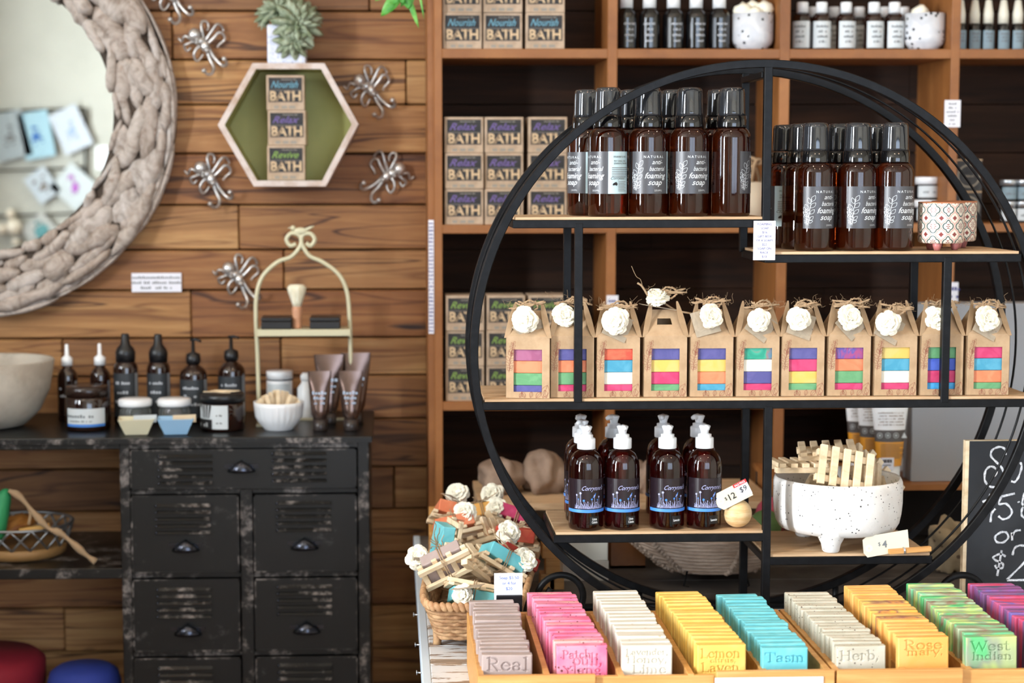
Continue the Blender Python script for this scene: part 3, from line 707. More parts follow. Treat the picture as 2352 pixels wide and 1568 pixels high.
M['spotmug'] = speck('black_spotted_ceramic', (220, 222, 226), (205, 208, 214), (34, 38, 44), 75, .22, 30, .3, .02)
def mug(px, lbl, top):
    t = thing('candle_pot', lbl, 'pot', (bx(px, Y0, 100), Y0, S0), 0)
    MB().lathe([(.026, 0), (.028, .004), (.036, .012), (.039, .02), (.039, .07), (.0365, .07), (.036, .02), (0, .016)], 32).build('pot', M['spotmug'], t)
    m = MB()
    for c, r in top: m.ico(c, r, 0, 2, (1, 1, .9), .3, px)
    o = m.build('tissue' if len(top) > 1 else 'candle', M['petal'], t)
mug(1728, 'black and white spotted pot stuffed with white tissue, beside the black bottles', [((-.02, 0, .075), .018), ((.02, .0, .078), .019), ((0, .01, .082), .016), ((.0, -.015, .07), .014)])
mug(2121, 'black and white spotted pot holding a cream ball, beside the white-labelled bottles', [((-.008, 0, .072), .017)])
t = thing('pillar_candle', 'pale pillar with twine around it, between the two ring shelf posts', 'candle', (bx(1736, 3.36, 400), 3.36, S1))
MB().lathe([(.022, 0), (.022, .078), (0, .08)], 24).build('body', mat('parchment', (196, 180, 156), .7), t)
m = MB()
for k in range(7):
    a = R.uniform(0, 6); m.tube(catmull([(.014 * math.cos(a), .014 * math.sin(a), .08), (.025 * math.cos(a + .6), .025 * math.sin(a + .6), .1 + .004 * k), (.02 * math.cos(a + 2), .02 * math.sin(a + 2), .118)], 4), .0035)
m.build('twine', M['twine'], t)
def jar(name, lbl, x, Y, z, R_, H, lidh, lidm, bodym, labm=None, line='', grp=None):
    t = thing(name, lbl, 'jar', (x, Y, z), 0, grp)
    MB().lathe([(R_ * .95, 0), (R_, .002), (R_, H - lidh - .002), (R_ * .9, H - lidh)], 28).build('body', M[bodym], t)
    MB().lathe([(R_ * 1.01, H - lidh), (R_ * 1.02, H - .001), (R_ * .98, H), (0, H)], 28).build('lid', M[lidm], t)
    if labm:
        m = MB(); put_rect(m, -R_ * 1.1, R_ * 1.1, H * .1, (H - lidh) * .9, cyl(R_ + .0005), 0, 12); put_text(m, '~' + line + 'abc', .008, cyl(R_ + .001), 0, H * .3, 1, fit=R_ * 1.2)
        m.build('label', [M[labm], M['greytext']], t)
    return t
x = bx(2127, 3.36, 450)
jar('cream_jar', 'white jar standing on the second shelf, under another white jar', x, 3.36, S1, .0225, .044, .014, 'glassy_white', 'blackplastic', 'wlabel', 'balm', 'stacked white jars')
jar('cream_jar', 'white jar stacked on top of another on the second shelf', x + .001, 3.36, S1 + .0442, .0225, .044, .014, 'glassy_white', 'blackplastic', 'wlabel', 'balm', 'stacked white jars')
M['steel'] = mat('steel_lid', (200, 205, 210), .3, .8)
for ci, px in enumerate((2315, 2351)):
    for ri in range(2):
        jar('black_jar', 'black jar with silver lid at the right edge, %s layer, %s column' % (('lower', 'upper')[ri], ('left', 'right')[ci]), bx(px, 3.34, 450), 3.34, S1 + .0415 * ri, .0158, .041, .011, 'steel', 'blackplastic', 'slate' if ri else 'wlabel', 'salve', 'black jars with silver lids')
t = None
M['circ'] = mat('circle_print', (150, 140, 124), .7)
for ri in range(2):
    t = thing('round_logo_box', 'dark gift box printed with a pale circle on the second shelf, %s one' % ('lower', 'upper')[ri], 'box', (bx(2224, 3.33, 450), 3.33, S1 + .0612 * ri), 0, 'dark boxes with circle print')
    MB().box(-.026, .026, 0, .06, 0, .058).build('carton', M['bathlabel'], t, bev=.001)
    MB().box(-.026, .026, 0, .06, .058, .061).build('lid', M['kraft'], t)
    m = MB(); c = [(.021 * math.cos(a / 20 * PI), .029 + .021 * math.sin(a / 20 * PI)) for a in range(41)]
    v, f = ribbon(c, .003); m.flat2(v, f, front(0, 0, -.0005), 0); put_text(m, '~lipbalm', .006, front(0, 0, -.0005), 0, .027, 0); m.build('print', M['circ'], t)
# ================================================================ goods on the cabinet top
def cx_(px, Y): return P(px, 960, Y).x
M['stone'] = two('pale_stone', (168, 158, 144), (194, 186, 172), 12, rough=.7, bump=.15)
t = thing('stone_bowl', 'large pale stone bowl cut off by the left edge, on the black cabinet', 'bowl', (cx_(-28, 3.3), 3.3, ct))
MB().lathe([(.05, 0), (.07, .004), (.098, .03), (.117, .07), (.1265, .125), (.1235, .128), (.119, .124), (.108, .07), (.085, .03), (0, .016)], 64).build('bowl', M['stone'], t)
M['brown'] = mat('brown_contents', (96, 66, 44), .9); MB().lathe([(.112, .1), (0, .108)], 48).build('contents', M['brown'], t)
def cab_bottle(px, Y, R_, hs, nk, kind, lab, lbl, lines, nm, grp):
    t = thing(nm, lbl, 'bottle', (cx_(px, Y), Y, ct), 0, grp)
    MB().lathe([(R_ * .93, 0), (R_, .003), (R_, hs), (R_ * .93, hs + .007), (R_ * .7, hs + .014), (nk, hs + .019), (nk, hs + .024)], 32).build('body', M['amberdark'], t)
    z = hs + .022
    if kind == 'dropper':
        MB().lathe([(nk + .002, z), (nk + .002, z + .014), (nk * .7, z + .018), (.0042, z + .02), (.0035, z + .04), (.0028, z + .041), (0, z + .042)], 24).build('cap', M['glassy_white'], t)
    elif kind == 'nozzle':
        MB().lathe([(R_ * .78, hs + .012), (R_ * .82, z + .008), (R_ * .7, z + .016), (.009, z + .024), (.0075, z + .042), (.0065, z + .044), (0, z + .044)], 28).build('cap', M['blackplastic'], t)
    else:
        m = MB().lathe([(nk + .002, z - .001), (nk + .004, z + .006), (nk + .003, z + .018), (.004, z + .022), (.003, z + .044), (0, z + .044)], 24)
        m.tube([(-.005, 0, z + .045), (.006, -.002, z + .046), (.016, -.004, z + .043)], .0028); m.build('pump', M['blackplastic'], t)
    m = MB(); w_ = R_ * 1.25
    put_rect(m, -w_, w_ * .7, hs * .12, hs * .92, cyl(R_ + .0004), 0, 14); put_rect(m, w_ * .75, w_ * 1.1, hs * .12, hs * .92, cyl(R_ + .0004), 2, 4)
    for i, s in enumerate(lines): put_text(m, '~' + s, .01, cyl(R_ + .0009), -w_ * .1, hs * (.72 - .17 * i), 1, fit=w_ * (1, .8, 1.2)[i % 3])
    m.build('label', [M[lab], M['paletext'], M['greytext']], t)
M['dlabel'] = mat('dark_grey_label', (44, 48, 52), .5)
cab_bottle(157, 3.38, .0195, .085, .009, 'dropper', 'amberdark', 'dark bottle with a white nozzle, the one closer to the stone bowl', ('oil', 'body'), 'dropper_bottle', 'dark bottles with white nozzles')
cab_bottle(232, 3.36, .0195, .088, .009, 'dropper', 'amberdark', 'dark bottle with a white nozzle behind the amber tub, farther from the bowl', ('oil', 'body'), 'dropper_bottle', 'dark bottles with white nozzles')
cab_bottle(291, 3.34, .0235, .106, .011, 'nozzle', 'dlabel', 'brown bottle with a black nozzle behind the cream dish', ('NATURAL', 'hair', 'shampoo'), 'nozzle_bottle', 'brown bottles with black nozzles')
cab_bottle(366, 3.35, .0225, .104, .011, 'nozzle', 'dlabel', 'brown bottle with a black nozzle behind the blue dish', ('NATURAL', 'hair', 'mist'), 'nozzle_bottle', 'brown bottles with black nozzles')
cab_bottle(446, 3.34, .0265, .092, .0105, 'pump', 'dlabel', 'brown pump bottle with its spout to the right, left of the black lidded jar', ('NATURAL', 'body', 'lotion'), 'pump_bottle', 'brown pump bottles on the cabinet')
cab_bottle(533, 3.36, .0265, .096, .0105, 'pump', 'dlabel', 'brown pump bottle standing behind the black lidded jar', ('NATURAL', 'hand', 'wash'), 'pump_bottle', 'brown pump bottles on the cabinet')
M['bluebar'] = mat('blue_stripe', (70, 130, 210), .5)
t = thing('amber_tub', 'wide amber tub with a white label and blue stripe on the cabinet', 'jar', (cx_(202, 3.26), 3.26, ct))
MB().lathe([(.039, 0), (.0415, .003), (.0415, .058), (.038, .064)], 40).build('body', M['amberdark'], t)
MB().lathe([(.0395, .062), (.0395, .08), (.037, .082), (0, .082)], 40).build('lid', mat('brown_lid', (40, 24, 18), .25), t)
m = MB(); put_rect(m, -.038, .042, .014, .043, cyl(.0419), 0, 20); put_rect(m, -.038, .042, .009, .014, cyl(.0419), 1, 20); put_text(m, '~body butter', .011, cyl(.0424), -.01, .026, 2); put_text(m, '~orange & vanilla', .006, cyl(.0424), -.008, .018, 2)
m.build('label', [M['wlabel'], M['bluebar'], M['greytext']], t)
M['clear'] = mat('clear_glass', (220, 226, 224), .03, trans=.9, ior=1.3)
M['cdish'] = mat('cream_glaze', (214, 208, 178), .35); M['bdish'] = mat('pale_blue_glaze', (150, 190, 222), .35)
for px, dm, c, w_ in ((308, 'cdish', 'cream', 'left'), (398, 'bdish', 'pale blue', 'right')):
    t = thing('glass_jar', 'small glass jar with a white lid standing behind the %s dish' % c, 'jar', (cx_(px + 3, 3.262), 3.262, ct), 0, 'glass jars with white lids')
    MB().lathe([(.026, 0), (.029, .004), (.030, .034), (.027, .04), (.027, .044)], 32).build('body', M['clear'], t)
    MB().lathe([(.0305, .043), (.0315, .046), (.0315, .054), (.029, .0565), (0, .057)], 32).build('lid', M['glassy_white'], t)
    MB().lathe([(.0245, .003), (.027, .02), (0, .021)], 24).build('balm', M['cdish'], t)
    t = thing('square_dish', '%s square dish with a paper strip in front of the glass jar' % c, 'dish', (cx_(px + 6, 3.19), 3.185, ct + .0005), .12, 'square dishes at the front of the cabinet')
    m = MB(); v = []
    for s, z in ((.019, 0), (.021, .002), (.033, .03), (.031, .03), (.019, .006)):
        v += [(-s, -s * .8, z), (s, -s * .8, z), (s, s * .8, z), (-s, s * .8, z)]
    fs = [(4 * i + k, 4 * i + (k + 1) % 4, 4 * i + 4 + (k + 1) % 4, 4 * i + 4 + k) for i in range(4) for k in range(4)] + [(3, 2, 1, 0), (16, 17, 18, 19)]
    m.add(v, fs); m.build('dish', M[dm], t, bev=.002)
    MB().box(-.006, .036, -.012, -.009, .022, .036).build('sample_strip', M['palewood'] if px > 350 else M['wlabel'], t, rz=(0, 0, .1))
t = thing('black_lid_jar', 'amber jar with a black lid and a black and white label on the cabinet', 'jar', (cx_(512, 3.24), 3.24, ct))
MB().lathe([(.038, 0), (.041, .003), (.041, .05), (.037, .055)], 40).build('body', M['amberdark'], t)
MB().lathe([(.0415, .053), (.0415, .066), (.039, .069), (0, .069)], 40).build('lid', M['blackplastic'], t)
m = MB(); f = cyl(.0414, 0, -.55); put_rect(m, -.036, .036, .006, .05, f, 0, 18); f2 = cyl(.0419, 0, -.55)
put_rect(m, -.036, .006, .006, .024, f2, 1, 8); 
for k in range(5): m.flat2([(-.032 + .008 * k, .05), (-.027 + .008 * k, .05), (-.016 + .004 * k, .026), (-.018 + .004 * k, .026)], [(0, 3, 2, 1)], f2, 1)
put_text(m, '~MASK', .014, cyl(.0424, 0, -.55), -.015, .010, 2, bold=.03); put_text(m, '~clay', .006, f2, .02, .03, 1); put_text(m, '~250 g', .005, f2, .02, .016, 1)
m.build('label', [M['wlabel'], M['inkblack'], M['wlabel']], t)
m = MB()
for k in range(4): m.M = TR(-.01 + .006 * k, .0, .0705 + .001 * k, 0, R.uniform(-.03, .03), R.uniform(-.5, .3)); m.box(-.026, .026, -.003, .003, -.0006, .0006)
m.M = Matrix(); o = m.build('wooden_spatulas', M['palewood'], None, t.location); tag(o, 'few thin wooden spatulas lying on the black jar lid', 'spatula')
t = jar('white_jar', 'white screw top jar standing behind the fluted bowl', cx_(643, 3.4), 3.4, ct, .0255, .092, .016, 'glassy_white', 'glassy_white', 'wlabel', 'CREAM')
MB().lathe([(.0262, .0745), (.0262, .0768)], 28, caps=False).build('seam_band', M['blackplastic'], t)
FL = lambda a, z: 1 + (.03 * math.cos(24 * a) if .012 < z < .045 else 0)
t = thing('fluted_bowl', 'white fluted bowl holding wooden spatulas at the front of the cabinet', 'bowl', (cx_(640, 3.23), 3.235, ct))
MB().lathe([(.026, 0), (.028, .003), (.036, .012), (.043, .025), (.0465, .045), (.047, .053), (.0445, .053), (.043, .04), (.033, .012), (0, .008)], 96, rf=FL).build('bowl', M['glassy_white'], t)
for k in range(13):
    a = (k - 6) / 6; m = MB(); m.M = TR(.0, (k % 3) * .008 - .01, .01, 0, a * .62, 0); m.box(-.0038, .0038, -.0007, .0007, .0, .066 - .012 * abs(a)); m.M = Matrix()
    o = m.build('wooden_spatula', M['palewood'], None, (cx_(640, 3.235) + a * .009, 3.235, ct), None, bev=.0006)
    tag(o, 'flat wooden spatula standing in the fluted bowl, %s across from the left' % ORD[k], 'spatula', 'spatulas in the fluted bowl')
def sqtube(nm, lbl, x, Y, z, w_, H, caph, capr, bodym, capm, grp, depth=.016, cat='tube'):
    t = thing(nm, lbl, cat, (x, Y, z), 0, grp)
    MB().lathe([(capr * .92, 0), (capr, .002), (capr, caph)], 28).build('cap', M[capm], t)
    m = MB(); n = 28; vs = []; L = 9
    for i in range(L + 1):
        tt = i / L; e = min(1, tt / .93); rx = capr * 1.15 + (w_ / 2 - capr * 1.15) * e; ry = depth * (1 - e) ** .75 + .0009
        if i == 0: rx, ry = capr * .9, capr * .9
        for k in range(n): a = 2 * PI * k / n; vs.append((rx * math.sin(a), -ry * math.cos(a), caph + (H - caph) * tt))
    m.add(vs, [(i * n + k, i * n + (k + 1) % n, (i + 1) * n + (k + 1) % n, (i + 1) * n + k) for i in range(L) for k in range(n)], 0, True)
    m.add(vs[-n:], [tuple(range(n))]); m.build('tube', M[bodym], t)
    return t
M['bronze'] = mat('bronze_foil', (112, 92, 84), .22, .85); M['bronzecap'] = mat('dark_bronze_cap', (56, 48, 46), .3, .3)
for px, Y, w_, H, lb in ((757, 3.30, .058, .134, 'back one near the fluted bowl'), (818, 3.31, .058, .136, 'back one at the cabinet corner'), (735, 3.215, .044, .112, 'front one near the fluted bowl'), (806, 3.215, .046, .112, 'front one nearer the cabinet corner')):
    t = sqtube('squeeze_tube', 'bronze foil squeeze tube standing on its cap, ' + lb, cx_(px, Y), Y, ct, w_, H, .022, .0135, 'bronze', 'bronzecap', 'bronze squeeze tubes')
    m = MB(); yy = lambda v: -(.016 * max(0, 1 - (v - .022) / (H - .022) / .93) ** .75 + .0016)
    fn = lambda u, v: (u, yy(v), v)
    put_text(m, '~SHAVE', .01, fn, 0, H * .62, 0, fit=w_ * .62, bold=.03); put_text(m, '~CREAM', .008, fn, 0, H * .54, 0, fit=w_ * .5); put_text(m, '~for men', .006, fn, 0, H * .46, 0)
    m.build('printing', mat('pale_blue_print', (170, 190, 214), .5), t)
t = thing('small_white_bottle', 'small white bottle with a stopper behind the bronze tubes', 'bottle', (cx_(703, 3.38), 3.38, ct))
MB().lathe([(.014, 0), (.016, .004), (.0165, .06), (.009, .07), (.008, .076)], 24).build('body', M['glassy_white'], t); MB().lathe([(.0095, .075), (.0105, .084), (.006, .09), (0, .09)], 20).build('stopper', M['glassy_white'], t)
# ---- arched cream stand
YA = 3.31
q0 = P(700, 960, YA); t = thing('arched_stand', 'distressed cream metal stand with an arched top, scrolls and a small shelf', 'display stand', (q0.x, YA, ct))
def LA(px, py): q = P(px, py, YA); return (q.x - q0.x, 0, q.z - ct)
M['creammetal'] = distress('cream_metal', .62, (90, 76, 60)); _b = M['creammetal'].node_tree
for n_ in _b.nodes:
    if n_.type == 'MIX': n_.inputs[6].default_value = lin((206, 200, 168))
lf = [(596, 985), (594, 900), (591, 800), (588, 740), (589, 680), (603, 635), (637, 602), (668, 590), (688, 568), (692, 550), (684, 538), (668, 536), (658, 550), (667, 564), (680, 560)]
rt = [(806, 985), (806, 900), (805, 800), (803, 730), (797, 670), (778, 630), (742, 602), (712, 588), (696, 566), (692, 550), (698, 538), (714, 537), (723, 550), (714, 564), (703, 558)]
for pp in (lf, rt):
    a = [LA(*p) for p in pp]; a[0] = (a[0][0], 0, .002); MB().tube(catmull(a, 5), .0042, 8).build('frame_rail', M['creammetal'], t)
s0 = LA(594, 753); s1 = LA(806, 751); sb = LA(594, 768)
MB().box(s0[0], s1[0], -.04, .04, sb[2], s0[2]).build('shelf', M['creammetal'], t, bev=.001)
MB().box(s0[0] - .004, s0[0] + .012, -.04, .05, 0, .004).box(s1[0] - .012, s1[0] + .004, -.04, .05, 0, .004).box(s0[0], s1[0], .044, .05, 0, .004).build('base', M['creammetal'], t)
b_ = LA(690, 531); m = MB(); m.ico(b_, 1, 0, 3, (.0135, .006, .0075)); m.ico((b_[0] - .014, 0, b_[2] + .006), .0055); m.tube([(b_[0] - .018, 0, b_[2] + .007), (b_[0] - .024, 0, b_[2] + .006)], [.0015, .0004]); m.tube([(b_[0] + .008, 0, b_[2] + .002), (b_[0] + .02, 0, b_[2] + .007), (b_[0] + .026, 0, b_[2] + .01)], [.004, .003, .001], flat=(0, 1, 0)); m.build('bird_finial', M['creammetal'], t)
zsh = ct + s0[2]
for a, b, w_ in ((602, 672, 'left of the shaving brush'), (713, 782, 'right of the shaving brush')):
    x0, x1 = P(a, 740, YA).x, P(b, 740, YA).x
    t = thing('soap_tin', 'flat black box on the arched stand shelf, ' + w_, 'box', ((x0 + x1) / 2, YA, zsh), 0, 'black boxes on the arched stand')
    h = (x1 - x0) / 2; MB().box(-h, h, -.03, .03, 0, .014).build('base', M['blackplastic'], t, bev=.002); MB().box(-h * 1.01, h * 1.01, -.031, .031, .0142, .022).build('lid', M['blackplastic'], t, bev=.002)
t = thing('shaving_brush', 'shaving brush with cream bristles standing on the arched stand shelf', 'brush', (P(683, 740, YA).x, YA - .01, zsh))
MB().lathe([(.0085, 0), (.0095, .003), (.0085, .02), (.0098, .034), (.009, .04), (.0075, .042)], 24).build('handle', mat('blush_wood', (200, 146, 112), .45), t)
MB().lathe([(.0075, .041), (.010, .05), (.0165, .07), (.0175, .078), (.013, .083), (0, .084)], 40, rf=lambda a, z: 1 + .05 * math.sin(19 * a)).build('bristles', two('bristle', (224, 216, 186), (240, 236, 214), 200, stretch=(1, 1, .1), rough=.9), t)
# ================================================================ ring shelf
YR, YB = 2.5, 2.66
rc = P(1744, 808, YR); RR = (P(2404, 808, YR).x - P(1084, 808, YR).x) / 2
TT = .0118
ring = thing('ring_shelf', 'large round black metal shelf ring with wooden boards standing on the display table', 'shelf', (rc.x, YR, rc.z))
def RL(px, py, Y=YR): q = P(px, py, Y); return (q.x - rc.x, q.z - rc.z)
def hoop(name, y, r_out, tr, dp):
    m = MB(); n = 160; vs = []
    for k in range(n):
        a = 2 * PI * k / n; c, s = math.cos(a), math.sin(a)
        for r, yy in ((r_out, y), (r_out, y + dp), (r_out - tr, y + dp), (r_out - tr, y)): vs.append((r * c, yy, r * s))
    fs = [(4 * k + e, 4 * ((k + 1) % n) + e, 4 * ((k + 1) % n) + (e + 1) % 4, 4 * k + (e + 1) % 4) for k in range(n) for e in range(4)]
    m.add(vs, fs); m.build(name, M['black'], ring, bev=.001, seg=1)
hoop('front_hoop', 0, RR, TT, .010); hoop('rear_hoop', YB - YR, RR, TT, .012); hoop('wire_hoop', .052, RR - .002, .003, .004); hoop('wire_hoop', .108, RR - .002, .003, .004)
def bar(name, x0, x1, y0, y1, z0, z1): MB().box(x0, x1, y0, y1, z0, z1).build(name, M['black'], ring, bev=.001, seg=1)
DP = YB - YR
def rshelf(px0, px1, pyt, ends=(1, 1)):
    x0 = RL(px0, pyt)[0]; x1 = RL(px1, pyt)[0]; zt_ = RL(1744, pyt)[1]; zb_ = zt_ - TT
    bar('shelf_frame_bar', x0, x1, 0, TT, zb_, zt_); bar('shelf_frame_bar', x0, x1, DP, DP + TT, zb_, zt_)
    bar('shelf_frame_bar', x0, x0 + TT, TT, DP, zb_, zt_); bar('shelf_frame_bar', x1 - TT, x1, TT, DP, zb_, zt_)
    MB().box(x0 + TT * .3, x1 - TT * .3, .003, DP + TT * .8, zt_ + .0003, zt_ + .004).build('board', M['board'], ring)
    return zt_ + rc.z + .0043
ZA = rshelf(1178, 1768, 504); ZB = rshelf(1757, 2347, 585); ZC = rshelf(1108, 2384, 920); ZD = rshelf(1272, 1768, 1225); ZE = rshelf(1757, 2142, 1280)
def post(pxc, py0, py1, rear=True, rear_y=None):
    x = RL(pxc, (py0 + py1) / 2)[0]; z1 = RL(pxc, py0)[1]; z0 = RL(pxc, py1)[1]
    bar('front_post', x - TT / 2, x + TT / 2, -.0005, TT - .0005, z0, z1)
    if rear: bar('rear_post', x - TT / 2, x + TT / 2, DP, DP + TT, z0, z1)
zbot = -RR + .002
post(1763, 153, 590); post(1329, 512, 925); post(2174, 590, 925); post(1762, 932, 1464)
bar('top_tie', RL(1763, 170)[0] - TT / 2, RL(1763, 170)[0] + TT / 2, TT, DP, RL(1763, 178)[1], RL(1763, 163)[1])
# iron scroll feet
TZ = .819
def scroll(cx, cy, r, s, Y):
    c = P(cx, cy, Y); m = MB(); pts = []
    for k in range(40):
        a = k / 39 * 2 * PI * 1.25; q = r * (1 - .45 * k / 39)
        pts.append((c.x - rc.x + s * -q * math.cos(a - .9), Y - YR, c.z - rc.z + q * math.sin(a - .9)))
    pts = [(pts[0][0] + s * .0, Y - YR, TZ - rc.z + .006)] + pts
    m.tube(pts, .0052, 8); m.build('scroll_foot', M['black'], ring)
for cx, s in ((1292, 1), (2205, -1)): scroll(cx, 1372, .040, s, YR + .03)
x0 = RL(1292, 1400)[0]; x1 = RL(2205, 1400)[0]
fb = MB().tube([(x0 - .04, .03, TZ - rc.z + .006), (x1 + .04, .03, TZ - rc.z + .006)], .0055, 8); fb.build('foot_rail', M['black'], ring)
fb = MB().tube([(x0 - .04, DP, TZ - rc.z + .006), (x1 + .04, DP, TZ - rc.z + .006)], .0055, 8); fb.build('foot_rail', M['black'], ring)
for px, (y0, y1) in ((1505, (1395, 1460)), (1985, (1390, 1460))):
    for yy in (.006, DP + .006):
        xx = RL(px, 1400)[0]; zz = -math.sqrt(RR ** 2 - xx ** 2); MB().tube([(xx, yy, zz), (xx, yy, TZ - rc.z)], .005, 8).build('foot_strut', M['black'], ring)
# price card clipped to the post
o = note('price_card', 'white price card listing foaming soap and gift box prices, fixed on the ring shelf post', 1731, 507, 1780, 597, YR - .004, ('FOAMING', 'SOAP', '-$16-', 'GIFT BOX', 'OF 4 SOAPS', '-$22-', 'SOAP ON', 'RACK', '-$10-'), size=.0047, cat='price card')
# ================================================================ foaming soap bottles
M['flabel'] = mat('charcoal_wrap_label', (74, 74, 78), .35); M['fpanel'] = mat('pale_blue_panel', (188, 212, 218), .45); M['fwhite'] = mat('white_print', (232, 238, 242), .5)
M['capdark'] = mat('smoke_cap', (50, 52, 56), .035, metal=.35, coat=.8)
M['capdark2'] = mat('black_collar', (12, 12, 14), .12, coat=.5)
LEAF = [((0, 0), (-.35, .9)), ((.2, .6), (.9, 1.3)), ((.05, 1.2), (-.9, 2.1)), ((.3, 1.7), (1.1, 2.5)), ((.1, 2.3), (-.7, 3.4)), ((.35, 2.8), (1.3, 3.7)), ((.3, 3.5), (-.1, 4.6)), ((.5, 3.9), (1.2, 5.0)), ((0, .2), (.8, .5))]
def sprig(m, f, ox, oy, s, w_, mi, flip=1):
    def T(p): return (ox + p[0] * s * flip, oy + p[1] * s)
    v, q = ribbon([T((0, -.3)), T((.1, 1)), T((.2, 2.2)), T((.45, 3.6)), T((.6, 4.4))], w_); m.flat2(v, q, f, mi)
    for (a, b), (c, d) in LEAF:
        dx, dy = c - a, d - b
        for sg in (1, -1):
            pts = [T((a + dx * t_ - dy * sg * .26 * math.sin(PI * t_), b + dy * t_ + dx * sg * .26 * math.sin(PI * t_))) for t_ in [i / 6 for i in range(7)]]
            v, q = ribbon(pts, w_); m.flat2(v, q, f, mi)
RF = .0283
fp = thing('foaming_soap_bottle', '', 'bottle')
MB().lathe([(RF * .86, 0), (RF * .97, .0015), (RF, .005), (RF, .113), (RF * .97, .119), (RF * .86, .1245), (RF * .74, .1275), (.0195, .1285)], 48).build('body', M['brownglass'], fp)
MB().lathe([(.0212, .1285), (.0214, .130), (.0214, .145), (.0206, .1455)], 40).build('collar', M['capdark2'], fp)
MB().lathe([(.0203, .1458), (.0196, .150), (.0186, .180), (.0178, .1835), (.0160, .186), (.012, .1868), (0, .187)], 40).build('cap', M['capdark'], fp)
MB().lathe([(0, .02), (.004, .021), (.004, .128)], 10).build('dip_tube', M['capdark2'], fp)
m = MB(); f = cyl(RF + .0003); fo = cyl(RF + .0007); d2 = RF * PI / 180
put_rect(m, -60 * d2, 62 * d2, .033, .094, f, 0, 30); put_rect(m, 62 * d2, 172 * d2, .033, .094, f, 1, 26)
put_text(m, 'NATURAL', .0052, fo, .005, .0845, 2, space=1.5); put_text(m, 'anti-', .0095, fo, .010, .0755, 2, shear=.35)
put_text(m, 'bacterial', .0092, fo, .011, .0660, 2, shear=.35, fit=.026); put_text(m, 'foaming', .0118, fo, .0085, .0552, 2, shear=.4, bold=.006, fit=.034)
put_text(m, 'soap', .0115, fo, .007, .0455, 2, shear=.4, bold=.006, fit=.022); put_text(m, '250ML', .0035, fo, .012, .0365, 2, space=1.4)
sprig(m, fo, -.0215, .040, .0082, .00040, 2); sprig(m, fo, -.0232, .039, .0050, .00034, 2, -1)
c0 = 66 * d2
put_text(m, 'SPEARMINT & PINE', .0038, fo, c0 + .018, .085, 3, fit=.024); put_text(m, 'MAY CHANG, ROSE', .0036, fo, c0 + .018, .079, 3, fit=.022); put_text(m, 'GERANIUM & TANGERINE', .0036, fo, c0 + .020, .0755, 3, fit=.027)
for k in range(6): put_rect(m, c0 + .004, c0 + .036 - .004 * (k == 5), .0700 - .0026 * k, .0711 - .0026 * k, fo, 4, 8)
put_text(m, "Corrynne's", .006, fo, c0 + .015, .0535, 3, shear=.4)
for k in range(7): put_rect(m, c0 + .014, c0 + .030 - .002 * (k % 2), .0500 - .0022 * k, .0508 - .0022 * k, fo, 4, 6)
au = [(0, .3), (.15, .62), (.4, .75), (.5, .95), (.62, .8), (.75, 1), (.85, .72), (1, .45), (.9, .12), (.72, 0), (.55, .2), (.3, .12), (.08, .08)]
m.flat2([(c0 + .005 + a * .008, .0445 + b * .006) for a, b in au], [tuple(range(len(au)))], fo, 3)
m.build('label', [M['flabel'], M['fpanel'], M['fwhite'], M['inkblack'], M['greytext']], fp)
DG = math.radians
for px, Y, dl, wh in ((1395, 2.5415, -66, 'first in the upper left front row, pale blue label panel showing'), (1488, 2.542, 0, 'front row of the upper left board, second from the left'), (1582, 2.542, 8, 'front row of the upper left board, third from the left'), (1679, 2.5415, 75, 'last in the upper left front row, beside the post')):
    place(fp, (P(px, 400, Y).x, Y, ZA), DG(dl), 'amber foaming soap bottle, ' + wh, 'amber foaming soap bottles')
for px, dl, wh in ((1347, -70, 'first from the left'), (1450, -20, 'second from the left'), (1545, 30, 'third from the left'), (1650, 110, 'last before the post')):
    place(fp, (P(px, 400, 2.604).x, 2.604, ZA), DG(dl), 'amber foaming soap bottle, back row of the upper left board, ' + wh, 'amber foaming soap bottles')
for px, Y, dl, wh in ((1871, 2.5415, 12, 'left one'), (1968, 2.542, 16, 'middle one'), (2054, 2.5415, 14, 'right one')):
    place(fp, (P(px, 440, Y).x, Y, ZB), DG(dl), 'amber foaming soap bottle, front row of the upper right board, ' + wh, 'amber foaming soap bottles')
for px, Y, dl, wh in ((1802, 2.651, -105, 'farthest left, showing the pale label panel'), (1840, 2.598, 30, 'wedged behind the left front one'), (1927, 2.60, 0, 'behind the left and middle front ones'), (2012, 2.60, 0, 'behind the middle and right front ones')):
    place(fp, (P(px, 440, Y).x, Y, ZB), DG(dl), 'amber foaming soap bottle on the upper right board, ' + wh, 'amber foaming soap bottles')
